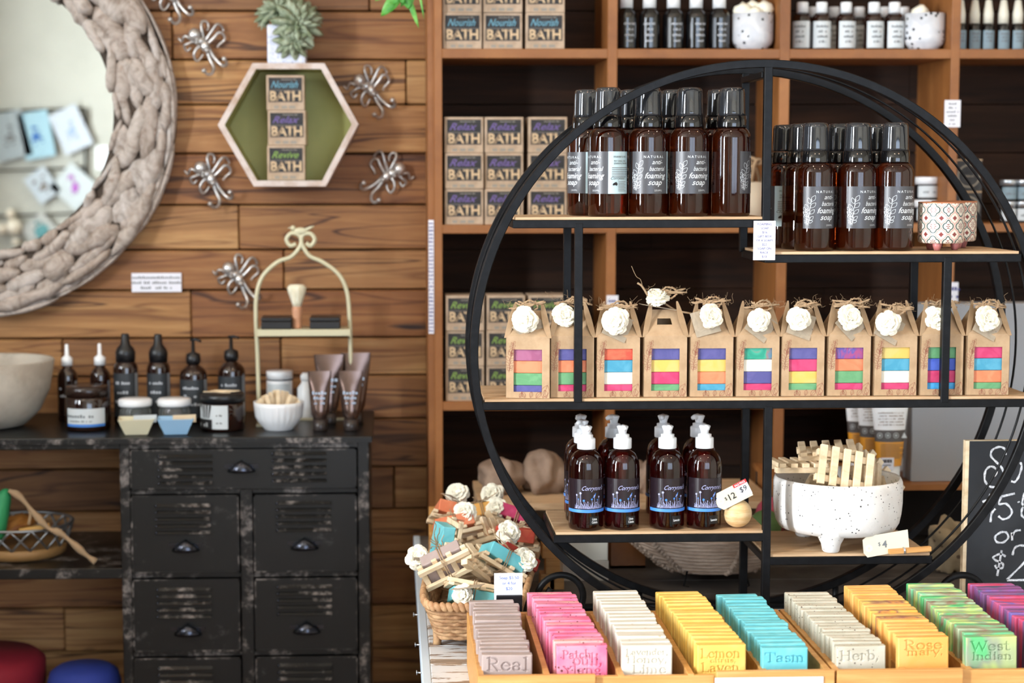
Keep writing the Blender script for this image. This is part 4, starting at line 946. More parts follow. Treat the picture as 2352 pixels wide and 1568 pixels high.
# ---- tiled pots
def tilemat(name, ca, cb, cc):
    m = mat(name, (224, 216, 200), .3); t = NT(m)
    uv = t.new('ShaderNodeTexCoord').outputs['Object']; sx = t.new('ShaderNodeSeparateXYZ', {0: uv})
    ang = t.math('ARCTAN2', sx.outputs[0], sx.outputs[1]); u = t.math('MULTIPLY', ang, .0335 * 42); v = t.math('MULTIPLY', sx.outputs[2], 42.0)
    fu = t.math('SUBTRACT', t.math('FRACT', u), .5); fv = t.math('SUBTRACT', t.math('FRACT', v), .5)
    def flower(a, b):
        r = t.math('SQRT', t.math('ADD', t.math('MULTIPLY', a, a), t.math('MULTIPLY', b, b))); th = t.math('ARCTAN2', a, b)
        return r, t.math('SUBTRACT', r, t.math('MULTIPLY', t.math('ABSOLUTE', t.math('COSINE', t.math('MULTIPLY', th, 2.0))), .11)), th
    r, q, th = flower(fu, fv)
    band = lambda x, c, w_: t.math('LESS_THAN', t.math('ABSOLUTE', t.math('SUBTRACT', x, c)), w_)
    c = t.mix(band(q, .29, .036), (228, 220, 204), cc)
    c = t.mix(band(q, .40, .035), c, cb)
    c = t.mix(t.math('MULTIPLY', t.math('LESS_THAN', r, .2), t.math('GREATER_THAN', t.math('COSINE', t.math('MULTIPLY', th, 8.0)), .2)), c, ca)
    c = t.mix(t.math('GREATER_THAN', r, .60), c, ca)
    t.color(c); return m
M['tileA'] = tilemat('red_green_tile_glaze', (138, 62, 60), (214, 160, 150), (52, 74, 72)); M['tileB'] = tilemat('dark_tile_glaze', (130, 56, 52), (60, 80, 80), (150, 70, 64))
def tilepot(px, Y, mt, lbl, ft):
    t = thing('tiled_pot', lbl, 'pot', (P(px, 540, Y).x, Y, ZB), 0, 'tiled pots on the upper right board')
    MB().lathe([(.030, .0105), (.0325, .012), (.0335, .018), (.0335, .069)], 48, caps=False).build('pot', M[mt], t)
    MB().lathe([(.0335, .069), (.0338, .0705), (.032, .071), (.0315, .068), (.031, .02), (0, .016)], 48, caps=False).lathe([(0, .0105), (.030, .0105)], 48, caps=False).build('rim', mat('copper_rim', (196, 128, 92), .3, .3), t)
    for k in range(3):
        a = ft + 2 * PI * k / 3; MB().lathe([(.0042, 0), (.0062, .006), (.0072, .0125)], 16).build('foot', mat('pink_foot', (186, 116, 112), .35), t, loc=(.021 * math.sin(a), -.021 * math.cos(a), 0))
tilepot(2161, 2.545, 'tileA', 'small red and green tile-patterned pot on pink feet, front one', -.55)
tilepot(2190, 2.618, 'tileB', 'darker tile-patterned pot half hidden behind the front tiled pot', 0)
# ================================================================ castile pump bottles
M['cblue'] = mat('label_blue', (72, 140, 226), .4); M['clil'] = mat('label_lilac', (176, 180, 224), .5); M['redpump'] = mat('red_pump', (196, 30, 18), .4); M['clabel'] = mat('dark_plum_label', (34, 24, 30), .25)
RP = .0257
def pump_proto(word, red):
    t = thing('castile_pump_bottle', '', 'bottle')
    MB().lathe([(RP * .88, 0), (RP * .98, .0015), (RP, .005), (RP, .090), (RP * .97, .0985), (RP * .86, .107), (RP * .68, .113), (.0118, .1165), (.0108, .118), (.0108, .1215)], 48).build('body', M['darkglass'], t)
    mm = MB().lathe([(0, .066), (.004, .066), (.0042, .088)], 16).lathe([(.0042, .088), (.0068, .0885), (.0068, .108), (.005, .109)], 16); mm.build('pump_tube', M['redpump' if red else 'darkglass'], t)
    MB().lathe([(.0132, .119), (.0134, .1195), (.0134, .1335), (.0128, .1345), (.0100, .1350), (.0100, .1395), (.0070, .1400), (.0058, .1410)], 36).build('collar', M['glassy_white'], t)
    m = MB().lathe([(.0056, .1405), (.0062, .1445), (.0084, .1500), (.0086, .1515), (.0060, .1530), (0, .1534)], 28); m.tube([(0, -.003, .1508), (0, -.011, .1506), (0, -.0160, .1490)], [.0044, .0038, .0030], 12); m.build('pump_head', M['glassy_white'], t)
    m = MB(); f = cyl(RP + .0003); fo = cyl(RP + .0006); w_ = RP * 1.5
    put_rect(m, -w_, w_, .031, .077, f, 0, 30); put_rect(m, -w_, w_, .0275, .032, fo, 1, 30)
    put_text(m, "Corrynne's", .0095, fo, .007, .0605, 2, shear=.6, fit=.036)
    m.flat2([(.0055, .0495), (.0068, .0520), (.0105, .0570), (.0098, .0525), (.0080, .0500)], [(0, 1, 2, 3, 4)][::1], fo, 1)
    rr = random.Random(3)
    for k in range(26):
        x = -.022 + .044 * k / 25; h = rr.uniform(.003, .010) * (1.3 if k % 5 == 0 else 1)
        v, q = ribbon([(x, .0335), (x + .001, .0335 + h * .6), (x + rr.uniform(-.002, .002), .0335 + h)], [.0009, .0006, .0002]); m.flat2(v, q, fo, 2)
    for x, h, s, mi in ((-.019, .020, .0022, 2), (-.013, .023, .0026, 2), (-.016, .014, .0014, 3), (-.008, .012, .0026, 3), (.004, .014, .0022, 3), (.008, .019, .0018, 2), (.013, .013, .0016, 3), (.016, .017, .0022, 2), (-.002, .010, .0012, 2), (.011, .009, .0014, 2)):
        v, q = ribbon([(x, .0335), (x + .0006, .0335 + h * .5), (x, .0335 + h)], .0005); m.flat2(v, q, fo, 2)
        s *= .62; m.flat2([(x + s * math.cos(a) * (1 + .3 * math.cos(5 * a)), .0335 + h + s * math.sin(a) * (1 + .3 * math.cos(5 * a))) for a in [2 * PI * i / 20 for i in range(20)]], [tuple(range(20))], cyl(RP + .0009), mi)
    put_text(m, 'Castile Liquid Soap', .0038, cyl(RP + .0009), .006, .0335, 2, fit=.019)
    put_rect(m, .001, .0165, .009, .0215, f, 4, 8)
    if ' ' in word:
        a, b = word.split(); put_text(m, a, .0048, fo, .009, .0162, 5, bold=.02, fit=.0075); put_text(m, b, .0048, fo, .009, .0115, 5, bold=.02, fit=.0095)
    else: put_text(m, word, .0048, fo, .009, .0135, 5, bold=.02, fit=.0115)
    m.build('label', [M['clabel'], M['cblue'], M['clil'], M['cblue'], M['blackplastic'], M['fwhite']], t)
    return t
pl, pr_, pl2, pr2 = pump_proto('Litsea Cubeba', 0), pump_proto('Litsea Cubeba', 1), pump_proto('Lavender', 0), pump_proto('Lavender', 1)
for p_, px, Y, dl, wh in ((pl, 1346, 2.532, 4, 'front row, leftmost, marked Litsea Cubeba'), (pr_, 1429, 2.534, 4, 'front row, second from left, red tube, marked Litsea Cubeba'),
                          (pl2, 1532, 2.533, 6, 'front row, third from the left, marked Lavender'), (pr2, 1617, 2.533, 6, 'front row, beside the wooden ball, marked Lavender'),
                          (pl, 1338, 2.590, -38, 'middle row at the far left'), (pl, 1334, 2.648, -30, 'back row, behind the far left pair'), (pl, 1409, 2.642, -50, 'back row, behind the second front bottle'), (pl2, 1522, 2.642, -20, 'back row, behind the third front bottle'), (pl2, 1604, 2.642, -50, 'back row, behind the fourth front bottle')):
    place(p_, (P(px, 1120, Y).x, Y, ZD), DG(dl), 'dark pump bottle with white head, ' + wh, 'dark castile soap pump bottles')
# ---- wooden ball keyring with tag
q = P(1694, 1196, 2.525); rb_ = .0213
t = thing('wooden_ball_keyring', 'pale wooden ball with a split ring at the end of the lower left board', 'ball', (q.x, 2.527, ZD + rb_))
M['ballwood'] = two('ball_wood', (214, 176, 122), (230, 200, 152), 30, .4, .6, (1, 1, 6), .5)
MB().ico((0, 0, 0), rb_, 0, 4).build('ball', M['ballwood'], t)
MB().tube([(.004 + .0062 * math.cos(a), -.003, rb_ + .0055 + .0062 * math.sin(a)) for a in [2 * PI * i / 24 for i in range(24)]], .0009, 6, closed=True).build('split_ring', M['steel'], t)
q = P(1683, 1137, 2.512); q2 = P(1636, 1165, 2.512)
t = thing('price_tag', 'cream swing tag reading $12 with a red and white SALE PRICE $9 sticker', 'price tag', (q.x, 2.512, q.z), (0, DG(-27), 0))
m = MB(); L, H_ = .027, .0135
m.add([(-L, 0, -H_ * .45), (-L, 0, H_ * .45), (-L * .78, 0, H_), (L, 0, H_), (L, 0, -H_), (-L * .78, 0, -H_)], [(0, 1, 2, 3, 4, 5)]); m.build('card', mat('tag_cream', (226, 218, 196), .7), t, sol=.0006)
m = MB(); v, f_ = ribbon([(-.0195 + .0035 * math.cos(a), .0035 * math.sin(a)) for a in [2 * PI * i / 20 for i in range(21)]], .0028); m.flat2(v, f_, front(0, 0, -.001), 0); m.build('eyelet', M['paint'], t)
m = MB(); put_text(m, '$', .007, front(0, 0, -.0012), -.0115, -.002, 0); put_text(m, '12', .0135, front(0, 0, -.0012), -.0025, -.005, 0, bold=.01); m.build('printing', M['inkblack'], t)
m = MB(); put_rect(m, .006, .0275, -.010, .0140, front(0, 0, -.0008), 0); put_rect(m, .006, .0275, .0085, .0140, front(0, 0, -.0010), 1); put_text(m, 'SALE PRICE', .0042, front(0, 0, -.0013), .0165, .0098, 0, fit=.017, bold=.02)
put_text(m, '$9', .0115, front(0, 0, -.0013), .0175, -.002, 2, shear=.1); m.build('sticker', [M['paint'], mat('sale_red', (208, 38, 34), .5), M['inkblack']], t)
# ---- speckled white pot with wooden soap racks
M['spwhite'] = speck('speckled_white_clay', (236, 234, 230), (228, 225, 220), (50, 48, 46), 150, .15, 20, .6, .6)
Yp = YR + .078; q = P(1922, 1200, Yp); RQ = (P(2067, 1150, Yp).x - P(1778, 1150, Yp).x) / 2
t = thing('speckled_pot', 'big speckled white clay pot with short feet on the lower right board', 'pot', (q.x, Yp, ZE)); PZ = ZE
hp = P(1922, 1098, Yp).z - ZE + .004
MB().lathe([(0, .022), (RQ * .76, .022), (RQ * .90, .0265), (RQ * .955, .036), (RQ * .985, .050), (RQ, .066), (RQ, .09), (RQ * .995, hp - .006), (RQ * .97, hp), (RQ * .93, hp - .003), (RQ * .92, .07), (RQ * .8, .04), (0, .034)], 72).build('bowl', M['spwhite'], t)
for k in range(3):
    a = (-.38, 1.72, 3.75)[k]; c = (RQ * .68 * math.sin(a), -RQ * .68 * math.cos(a), 0)
    MB().lathe([(.0115, 0), (.0135, .002), (.0155, .012), (.022, .024), (.026, .034)], 24, rf=lambda a_, z: 1 + .08 * math.cos(2 * a_)).build('foot', M['spwhite'], t, loc=c)
def rack(L=.078, Wd=.05, n=4, s=.0062):
    m = MB()
    for y in (-Wd * .32, Wd * .32): m.box(-L / 2, L / 2, y - s * .6, y + s * .6, 0, s)
    for k in range(n):
        x = -L / 2 + s * .9 + (L - s * 1.8) * k / (n - 1); m.box(x - s * .62, x + s * .62, -Wd / 2, Wd / 2, s + .0003, s * 1.8)
    return m
rk = None
rackp = rack(.088, .060, 5, .0086); ro = rackp.build('wooden_soap_rack', M['palewood'], None, bev=.0006, seg=1); tag(ro, '', 'soap rack')
X0 = q.x
for i, (px, py, Y, rx, ry, rz, wh) in enumerate(((1936, 1080, 2.532, 68, 12, 2, 'standing in the front of the speckled pot with its slats up'), (1836, 1080, 2.56, 0, 1, 6, 'lying flat across the left rim of the speckled pot'),
                                                 (1900, 1046, 2.575, 8, -4, -10, 'balanced on top of the others above the speckled pot'), (1985, 1092, 2.60, 60, 40, 30, 'tilted in the middle of the speckled pot'),
                                                 (2005, 1108, 2.63, 70, 48, 10, 'leaning out at the back right of the speckled pot'), (1880, 1110, 2.61, 70, -20, 60, 'sunk deep inside the speckled pot'))):
    c = P(px, py, Y); place(ro, tuple(c), (DG(rx), DG(ry), DG(rz)), 'wooden soap rack ' + wh, 'wooden soap racks in the speckled pot')
# ---- $4 tag and peg
q = P(2035, 1250, 2.498)
t = thing('price_tag', 'cream swing tag reading $4 leaning in front of the speckled pot', 'price tag', (q.x, 2.499, q.z + .001), (0, DG(-6), 0))
m = MB(); L, H_ = .034, .0175; m.add([(-L, 0, -H_ * .6), (-L, 0, H_ * .55), (-L * .8, 0, H_ * .8), (L, 0, H_), (L, 0, -H_ * .75), (-L * .85, 0, -H_)], [(0, 1, 2, 3, 4, 5)]); m.build('card', mat('tag_cream', (226, 218, 196), .7), t, sol=.0006)
m = MB(); v, f_ = ribbon([(-.0255 + .0036 * math.cos(a), -.004 + .0036 * math.sin(a)) for a in [2 * PI * i / 20 for i in range(21)]], .003); m.flat2(v, f_, front(0, 0, -.001), 0); m.build('eyelet', M['paint'], t)
m = MB(); put_text(m, '$', .008, front(0, 0, -.001), -.010, -.002, 0); put_text(m, '4', .014, front(0, 0, -.001), -.002, -.005, 0, bold=.03); m.build('printing', M['greytext'], t)
a = P(2041, 1275, 2.494); b = P(2138, 1263, 2.494); a.z = max(a.z, ZE + .004); b.z = a.z + .004
t = thing('clothes_peg', 'wooden clothes peg lying across the front of the lower right board', 'peg', tuple((a + b) / 2), (0, -DG(4), 0)); L = (b - a).length / 2
MB().box(-L, L, -.004, .000, -.0034, .0034).build('jaw', M['bamboo'], t, bev=.0008); MB().box(-L, L, .0005, .0045, -.0034, .0034).build('jaw', M['bamboo'], t, bev=.0008)
MB().tube([(-.008, -.0048, -.004), (-.008, -.0048, .0045), (-.008, .003, .0045)], .0006).tube([(-.0095, -.0048, -.004), (-.0095, -.0048, .0045), (-.0095, .003, .0045)], .0006).build('spring', M['steel'], t)
# ================================================================ kraft gift boxes
M['redprint'] = mat('russet_print', (140, 72, 60), .8); M['kraftin'] = mat('kraft_shadow_side', (150, 112, 78), .8)
GW, GD, GH = .0638, .058, .0905
SC = {'p': ('purple', (82, 80, 140), (94, 90, 150)), 'm': ('mauve', (152, 82, 116), (164, 96, 128)), 'o': ('orange', (222, 124, 84), (228, 138, 98)), 'g': ('green', (92, 150, 102), (106, 162, 114)), 'k': ('pink', (194, 52, 100), (204, 70, 114)),
      'b': ('turquoise', (66, 148, 178), (84, 160, 188)), 'w': ('cream', (222, 218, 202), (232, 228, 214)), 'y': ('yellow', (222, 184, 90), (214, 188, 110)), 'r': ('coral red', (214, 78, 58), (222, 104, 74)), 'u': ('royal blue', (60, 84, 178), (74, 98, 190)), 'l': ('sky blue', (56, 150, 206), (84, 168, 216))}
for k, (n_, a, b) in SC.items(): M['sb' + k] = speck('soap_' + n_.replace(' ', '_'), a, b, tuple(min(255, int(c * .55 + 140)) for c in a), 240, -.06, 30, .6, .3)
M['sbx'] = swirl('marbled_teal', [(36, 150, 124), (60, 168, 140), (150, 120, 116), (48, 140, 170)], 24); M['sbz'] = swirl('marbled_violet', [(96, 70, 160), (168, 72, 120), (84, 80, 160), (190, 110, 140)], 26)
SC['x'] = ('marbled teal',); SC['z'] = ('marbled violet',)
BOX = [(1162, 'mogp', -9), (1264.5, 'pogk', 0), (1370, 'rbwk', 0), (1478, 'pykg', 0), (1584, 'pyob', 0), (1690, 'xwpk', 0), (1793.5, 'pkyg', 0), (1899.5, 'zogk', 0), (2006, 'ybwk', 0), (2112, 'gukl', 0), (2218, 'kbog', 0)]
FLW = [(1207, 735, 30, 0), (1300, 727, 27, 0), (1413, 736, 30, 0), (1517, 686, 27, 1), (1634, 726, 27, 0), (1743, 734, 25, 0), (1836, 732, 27, 0), (1952, 729, 28, 0), (2040, 741, 27, 0), (2160, 734, 29, 0), (2267, 732, 28, 0)]
TAGR = [40, 20, 25, 0, -15, 25, 20, 35, 30, 28, 30]
gb = thing('gift_box', '', 'box')
m = MB(); w2 = GW / 2; wx0, wx1, wz0, wz1 = -w2 + .0112, w2 - .0112, .0095, .0715
v = [(-w2, 0, 0), (w2, 0, 0), (w2, 0, GH), (-w2, 0, GH), (wx0, 0, wz0), (wx1, 0, wz0), (wx1, 0, wz1), (wx0, 0, wz1)]
m.add(v, [(0, 1, 5, 4), (1, 2, 6, 5), (2, 3, 7, 6), (3, 0, 4, 7)])
m.add([(-w2, 0, 0), (w2, 0, 0), (w2, 0, GH), (-w2, 0, GH), (-w2, GD, 0), (w2, GD, 0), (w2, GD, GH), (-w2, GD, GH)], [(0, 3, 7, 4), (1, 5, 6, 2), (4, 7, 6, 5), (0, 4, 5, 1)])
m.build('carton', M['kraft'], gb, sol=.0005)
# gable lid: front slope with hand slot, rear slope, folded gussets and pointed ears
m = MB(); RZ = GH + .036; ym = GD / 2; tx = w2 * .60
def fr(u, v_): k = v_; return (u * (w2 * (1 - k) + tx * k), ym * k, GH + (RZ - GH) * k)
sl = [(-.42, .42), (.42, .42), (.42, .66), (-.42, .66)]
o4 = [(-1, 0), (1, 0), (1, 1), (-1, 1)]
m.add([fr(*p) for p in o4] + [fr(*p) for p in sl], [(0, 1, 5, 4), (1, 2, 6, 5), (2, 3, 7, 6), (3, 0, 4, 7)])
m.add([(-w2, GD, GH), (w2, GD, GH), (tx, ym + .0008, RZ), (-tx, ym + .0008, RZ)], [(0, 3, 2, 1)])
m.add([fr(*p) for p in sl[:2]] + [(fr(*sl[1])[0], ym * .42 + .012, GH + .004), (fr(*sl[0])[0], ym * .42 + .012, GH + .004)], [(0, 1, 2, 3)])
for s in (-1, 1):
    m.add([(s * w2, 0, GH), (s * w2, GD, GH), (s * tx * .8, ym, RZ - .012), (s * tx, ym, RZ)], [(0, 2, 3), (1, 3, 2), (0, 1, 2)])
m.build('gable_lid', M['kraft'], gb, sol=.0005)
for s in (-1, 1):
    m = MB(); n = 10; vs = []
    for i in range(n + 1):
        tt = i / n; wd = .0052 * math.sin(PI * (.12 + .86 * tt)) ** .7 + .0006; c = (s * (w2 - (w2 - tx * 1.0) * tt ** .8), ym * tt * .7 - .001, GH - .002 + .051 * tt)
        vs += [(c[0] - wd * .8, c[1] - wd * .3, c[2]), (c[0] + wd * .8, c[1] + wd * .3, c[2])]
    m.add(vs, [(2 * i, 2 * i + 1, 2 * i + 3, 2 * i + 2) for i in range(n)])
    m.build('ear_fold', M['kraft'], gb, sol=.0006)
m = MB(); f = front(0, 0, -.0004)
sprig(m, f, -w2 + .0045, .040, .0064, .00035, 0); sprig(m, f, -w2 + .0085, .0625, .0042, .0003, 0, 1)
for k, (x, h, a) in enumerate(((.022, .020, .35), (.012, .011, .7), (-.004, .010, -.5), (.004, .009, .2), (-.012, .008, .5), (.027, .012, -.2))):
    dx, dy = math.sin(a) * h, math.cos(a) * h
    for sg in (1, -1): v, q = ribbon([(x + dx * t_ - dy * sg * .28 * math.sin(PI * t_), .0012 + dy * t_ + dx * sg * .28 * math.sin(PI * t_)) for t_ in [i / 7 for i in range(8)]], .00035); m.flat2([(min(w2 - .0003, max(-w2, a_)), b_) for a_, b_ in v], q, f, 0)
    v, q = ribbon([(x, .001), (x + dx, .001 + dy)], .0003); m.flat2([(min(w2 - .0003, a_), b_) for a_, b_ in v], q, f, 0)
m.build('leaf_print', M['redprint'], gb); m = MB(); m.M = Matrix.Translation((-w2 - .0004, 0, 0)) @ Matrix.Rotation(-PI / 2, 4, 'Z')
sprig(m, front(-.02, 0, 0), -.01, .02, .010, .0004, 0); m.M = Matrix()
m.build('side_print', M['redprint'], gb)
def flower_mesh(m, r, seed, up):
    rr = random.Random(seed); up = Vector(up).normalized(); a0 = up.orthogonal().normalized(); b0 = up.cross(a0)
    m.ico((0, 0, 0), r * .55, 0, 2)
    for k, (n, el, L) in enumerate(((7, -.15, 1.0), (9, .2, 1.0), (9, .55, .92), (7, .85, .84), (6, 1.15, .74), (4, 1.4, .66))):
        for j in range(n):
            a = 2 * PI * (j + .5 * (k % 2)) / n + rr.uniform(-.2, .2); e = el + rr.uniform(-.12, .12); rd = a0 * math.cos(a) + b0 * math.sin(a)
            dr = (rd * math.cos(e) + up * math.sin(e)).normalized(); sd = dr.cross(up); sd = sd.normalized() if sd.length > .01 else a0; nn = sd.cross(dr)
            Lr = r * L * rr.uniform(.85, 1.12); vs = []
            for i, (tt, ww) in enumerate(((.3, .25), (.62, .5), (.85, .56), (1.0, .4), (1.06, .12))):
                c = dr * Lr * tt - nn * (Lr * .30 * max(0, tt - .6))
                for s in (-1, -.5, 0, .5, 1): vs.append(c + sd * (s * ww * r * .72) + nn * (Lr * .10 * (s * s) * -1))
            m.add(vs, [(5 * i + e_, 5 * i + e_ + 1, 5 * i + 6 + e_, 5 * i + 5 + e_) for i in range(4) for e_ in range(4)], 0, False)
FV = []
for k, up in enumerate(((-.1, -1, .15), (.15, -1, .35), (-.25, -1, .0))):
    mm = MB(); flower_mesh(mm, .0172, k + 1, up); FV.append(mm)
mm = MB(); flower_mesh(mm, .0172, 9, (-.1, -.35, 1)); FV.append(mm)
_fme = {}
def add_flower(parent, loc, k, s=1, rot=(0, 0, 0), name='flower'):
    if k not in _fme:
        o = FV[k].build(name, M['petal'], parent, loc, rot, sol=.0004); _fme[k] = o
    else:
        o = _fme[k].copy(); o.name = name; COL.objects.link(o); o.parent = parent; o.location = loc; o.rotation_euler = rot; KIDS.setdefault(parent, []).append(o)
    o.scale = (s, s, s); return o
def wiggle(a, b, n, amp, rr):
    a, b = Vector(a), Vector(b); return [a + (b - a) * (i / n) + Vector((rr.uniform(-amp, amp), rr.uniform(-amp, amp) * .5, rr.uniform(-amp, amp))) for i in range(n + 1)]
def twine_mesh(seed, c, sp=.03, fuzz=14, strands=4):
    sp *= 1.15; strands += 3; fuzz += 8
    rr = random.Random(seed); m = MB(); c = Vector(c)
    for k in range(strands):
        a = c + Vector((rr.uniform(-sp, sp), rr.uniform(-.002, .006), rr.uniform(-.004, .008))); b = c + Vector((rr.uniform(-sp, sp), rr.uniform(-.004, .006), rr.uniform(-.004, .006)))
        p = [a, c + Vector((rr.uniform(-.006, .006), -.001, rr.uniform(-.002, .005))), b]; 
        if k == 1: p = [c + Vector((.012 * math.cos(x) + .004, .002 * math.sin(2 * x), .008 * math.sin(x) + .001)) for x in (0, 1, 2, 3, 4, 5, 6)]
        p = catmull(p, 5); p = [v_ + Vector((rr.uniform(-1, 1), rr.uniform(-1, 1), rr.uniform(-1, 1))) * .0009 for v_ in p]
        for off in (0, PI):
            m.tube([v_ + Vector((0, math.cos(i * 1.3 + off), math.sin(i * 1.3 + off))) * .0008 for i, v_ in enumerate(p)], .00105, 5)
    for k in range(fuzz):
        a = c + Vector((rr.uniform(-sp, sp), rr.uniform(-.003, .003), rr.uniform(-.002, .005)))
        m.tube(catmull(wiggle(a, a + Vector((rr.uniform(-.012, .012), rr.uniform(-.004, .004), rr.uniform(-.004, .013))), 3, .003, rr), 3), .00018, 3)
    return m
GB = []
WHICH = ['leftmost'] + [ORD[i] for i in range(1, 10)] + ['rightmost']
for i, (px, cols, rot) in enumerate(BOX):
    Y = YR + .014; xl_ = P(px, 914, Y).x; a = DG(rot)
    loc = (xl_ + w2 * math.cos(a), Y + w2 * math.sin(a), ZC)
    GB.append((place(gb, loc, a, 'kraft gift box of soaps with a cream flower, %s in the row' % (WHICH[i] + (' from the left' if 0 < i < 10 else '')), 'kraft gift boxes in a row on the middle board'), loc, a, Y))
for i, (px, cols, rot) in enumerate(BOX):
    b, loc, a, Y = GB[i]
    fx, fy, fr_, kind = FLW[i]; c = P(fx, fy, Y - .006)
    L = Vector((c.x - loc[0], c.y - loc[1], c.z - loc[2])); L.rotate(Matrix.Rotation(-a, 3, 'Z'))
    if kind: L.y += .03
    if i in (1, 9): L.y += .019
    add_flower(b, L, 3 if kind else i % 3, fr_ / 27.5, (0, R.uniform(-.5, .5) if not kind else 0, 0))
    s = .0185; r_ = DG(TAGR[i] + (12 if i % 2 else 0)); m = MB()
    if kind:
        m.box(-.030, .022, -.012, .010, -.0003, .0003); o = m.build('swing_tag', M['tag'], b, L + Vector((.004, -.002, -.0145)), (0, .17, .1), sol=0)
    else:
        m.box(-s, s, 0, .0005, -s, s); o = m.build('swing_tag', M['tag'], b, L + Vector((.005 if i != 4 else -.007, .0085, -.0095)), (-.25, r_, 0))
    m = twine_mesh(i + 50, (.004 if i % 2 else -.002, L.y + .009 if not kind else L.y, L.z + (.0185 if not kind else .006)), .026, 16, 5)
    if i == 3:
        m.tube(catmull([L + Vector(q) for q in ((-.012, .004, 0), (-.022, .004, .016), (-.029, .004, .021))], 4), .0016, 6)
        m.tube(catmull([L + Vector(q) for q in ((-.021, .004, .014), (-.0245, .004, .026), (-.031, .004, .031), (-.038, .004, .046))], 4), .00045, 4)
        m.tube(catmull([L + Vector(q) for q in ((.012, 0, -.01), (.03, .004, -.02), (.055, .006, -.025))], 5), .0015, 6)
    m.build('twine_bow', M['twine'], b)
    # soaps
    for j, ch in enumerate(cols):
        hh = .0177; z = .0008 + (3 - j) * (hh + .0002)
        off = Vector((R.uniform(-.0008, .0008), .0032 + R.uniform(0, .001), z)); off.rotate(Matrix.Rotation(a, 3, 'Z'))
        key = 'soapbar_' + ch
        if key not in _fme:
            o = MB().box(-.0272, .0272, 0, .048, 0, hh).build('soap_bar', M['sb' + ch], None, bev=.0012); _fme[key] = o
        else: o = _fme[key].copy(); COL.objects.link(o)
        o.location = Vector(loc) + off; o.rotation_euler = (0, 0, a)
        tag(o, '%s soap, %s in the %s gift box%s' % (SC[ch][0], ('topmost', 'second down', 'third down', 'bottom one')[j], WHICH[i], '' if i in (0, 10) else ' from the left'), 'soap', 'soap bars inside the gift boxes')
# ================================================================ display table
def chippy(name, hi):
    m = mat(name, (214, 218, 222), .65); t = NT(m); v = t.coord('Object', (3, 22, 22)); n = t.noise(v, 2.2, 6, .7, .4); n2 = t.noise(t.coord('Object', (6, 60, 60)), 2, 4)
    c = t.ramp(n2, [(.35, (120, 100, 84)), (.65, (176, 156, 136))]); c = t.mix(t.ramp(n, [(hi, (255, 255, 255)), (hi + .03, (0, 0, 0))]), c, (222, 224, 226)); t.color(c); t.bump(n, .3, .0012); return m
M['chip'] = chippy('chipped_white_paint', .50); M['rearshade'] = two('shade_grey_paint', (66, 60, 56), (96, 90, 84), 8, rough=.6)  # second grey stands in for the shade on the rear tabletop boards
TX0 = .052; TX1 = 2.0; TY0, TY1 = 1.78, 3.24
tb_ = thing('display_table', 'long table with chipped white painted boards under the ring shelf and soap trays', 'table', ((TX0 + TX1) / 2, (TY0 + TY1) / 2, 0))
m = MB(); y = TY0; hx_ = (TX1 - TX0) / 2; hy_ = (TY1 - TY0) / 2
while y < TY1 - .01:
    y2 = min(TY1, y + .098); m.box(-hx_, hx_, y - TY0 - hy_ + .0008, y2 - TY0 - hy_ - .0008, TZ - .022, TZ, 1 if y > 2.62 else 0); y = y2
m.build('tabletop', [M['chip'], M['rearshade']], tb_, bev=.0015, seg=1)
MB().box(-hx_ - .012, -hx_, -hy_, hy_, TZ - .036, TZ).build('edge_board', mat('pale_blue_white_paint', (206, 220, 232), .55), tb_, bev=.0012)
MB().box(-hx_ + .03, hx_ - .03, -hy_ + .05, -hy_ + .075, TZ - .12, TZ - .022).box(-hx_ + .004, -hx_ + .024, -hy_ + .05, hy_ - .05, TZ - .12, TZ - .035).build('apron', M['chip'], tb_)
for sx_ in (-1, 1):
    for sy_ in (-1, 1): MB().box(sx_ * (hx_ - .035) - .03, sx_ * (hx_ - .035) + .03, sy_ * (hy_ - .07) - .03, sy_ * (hy_ - .07) + .03, 0, TZ - .022).build('leg', M['chip'], tb_)
for px, py in ((975, 1412), (990, 1481), (1003, 1545)):
    q = ZP(px + 14, py, TZ - .012); o = q - tb_.location; n_ = MB().tube([(-hx_ - .004, o.y, o.z), (-hx_ - .0185, o.y, o.z + .001)], .0012, 8).tube([(-hx_ - .0185, o.y, o.z + .001), (-hx_ - .0195, o.y, o.z + .001)], .0034, 10); n_.build('nail', M['steel'], tb_)
q = P(1005, 1530, 2.3); MB().box(-hx_ - .034, -hx_ - .013, 2.15 - TY0 - hy_, 2.42 - TY0 - hy_, 0, TZ - .058).build('side_bracket', M['black'], tb_, bev=.002)
# ================================================================ bamboo soap trays
ztt = .8955
ybk = ZP(1420, 1402, ztt).y; yfr = ZP(1500, 1545, ztt).y
def tray(name, lbl, x0, x1, divs, fronts):
    t = thing(name, lbl, 'tray', ((x0 + x1) / 2, (ybk + yfr) / 2, TZ + .0006)); ox, oy = (x0 + x1) / 2, (ybk + yfr) / 2; h = ztt - TZ - .0006; th = .0075
    MB().box(x0 - ox, x1 - ox, yfr - oy, ybk - oy, 0, .006).build('base', M['bamboo'], t)
    MB().box(x0 - ox, x1 - ox, ybk - th - oy, ybk - oy, .006, h).build('rear_panel', M['bamboo'], t, bev=.0008)
    for x in (x0, x1 - th): MB().box(x - ox, x + th - ox, yfr - oy, ybk - th - oy, .006, h).build('side_panel', M['bamboo'], t, bev=.0008)
    for x in divs: MB().box(x - th / 2 - ox, x + th / 2 - ox, yfr - oy, ybk - th - oy, .006, h - .0015).build('divider', M['bamboo'], t, bev=.0006)
    for a, b, y, dz in fronts: MB().box(a - ox, b - ox, y - th - oy, y - oy, .0, h + dz).build('front_panel', M['bamboo'], t, bev=.001)
    return t
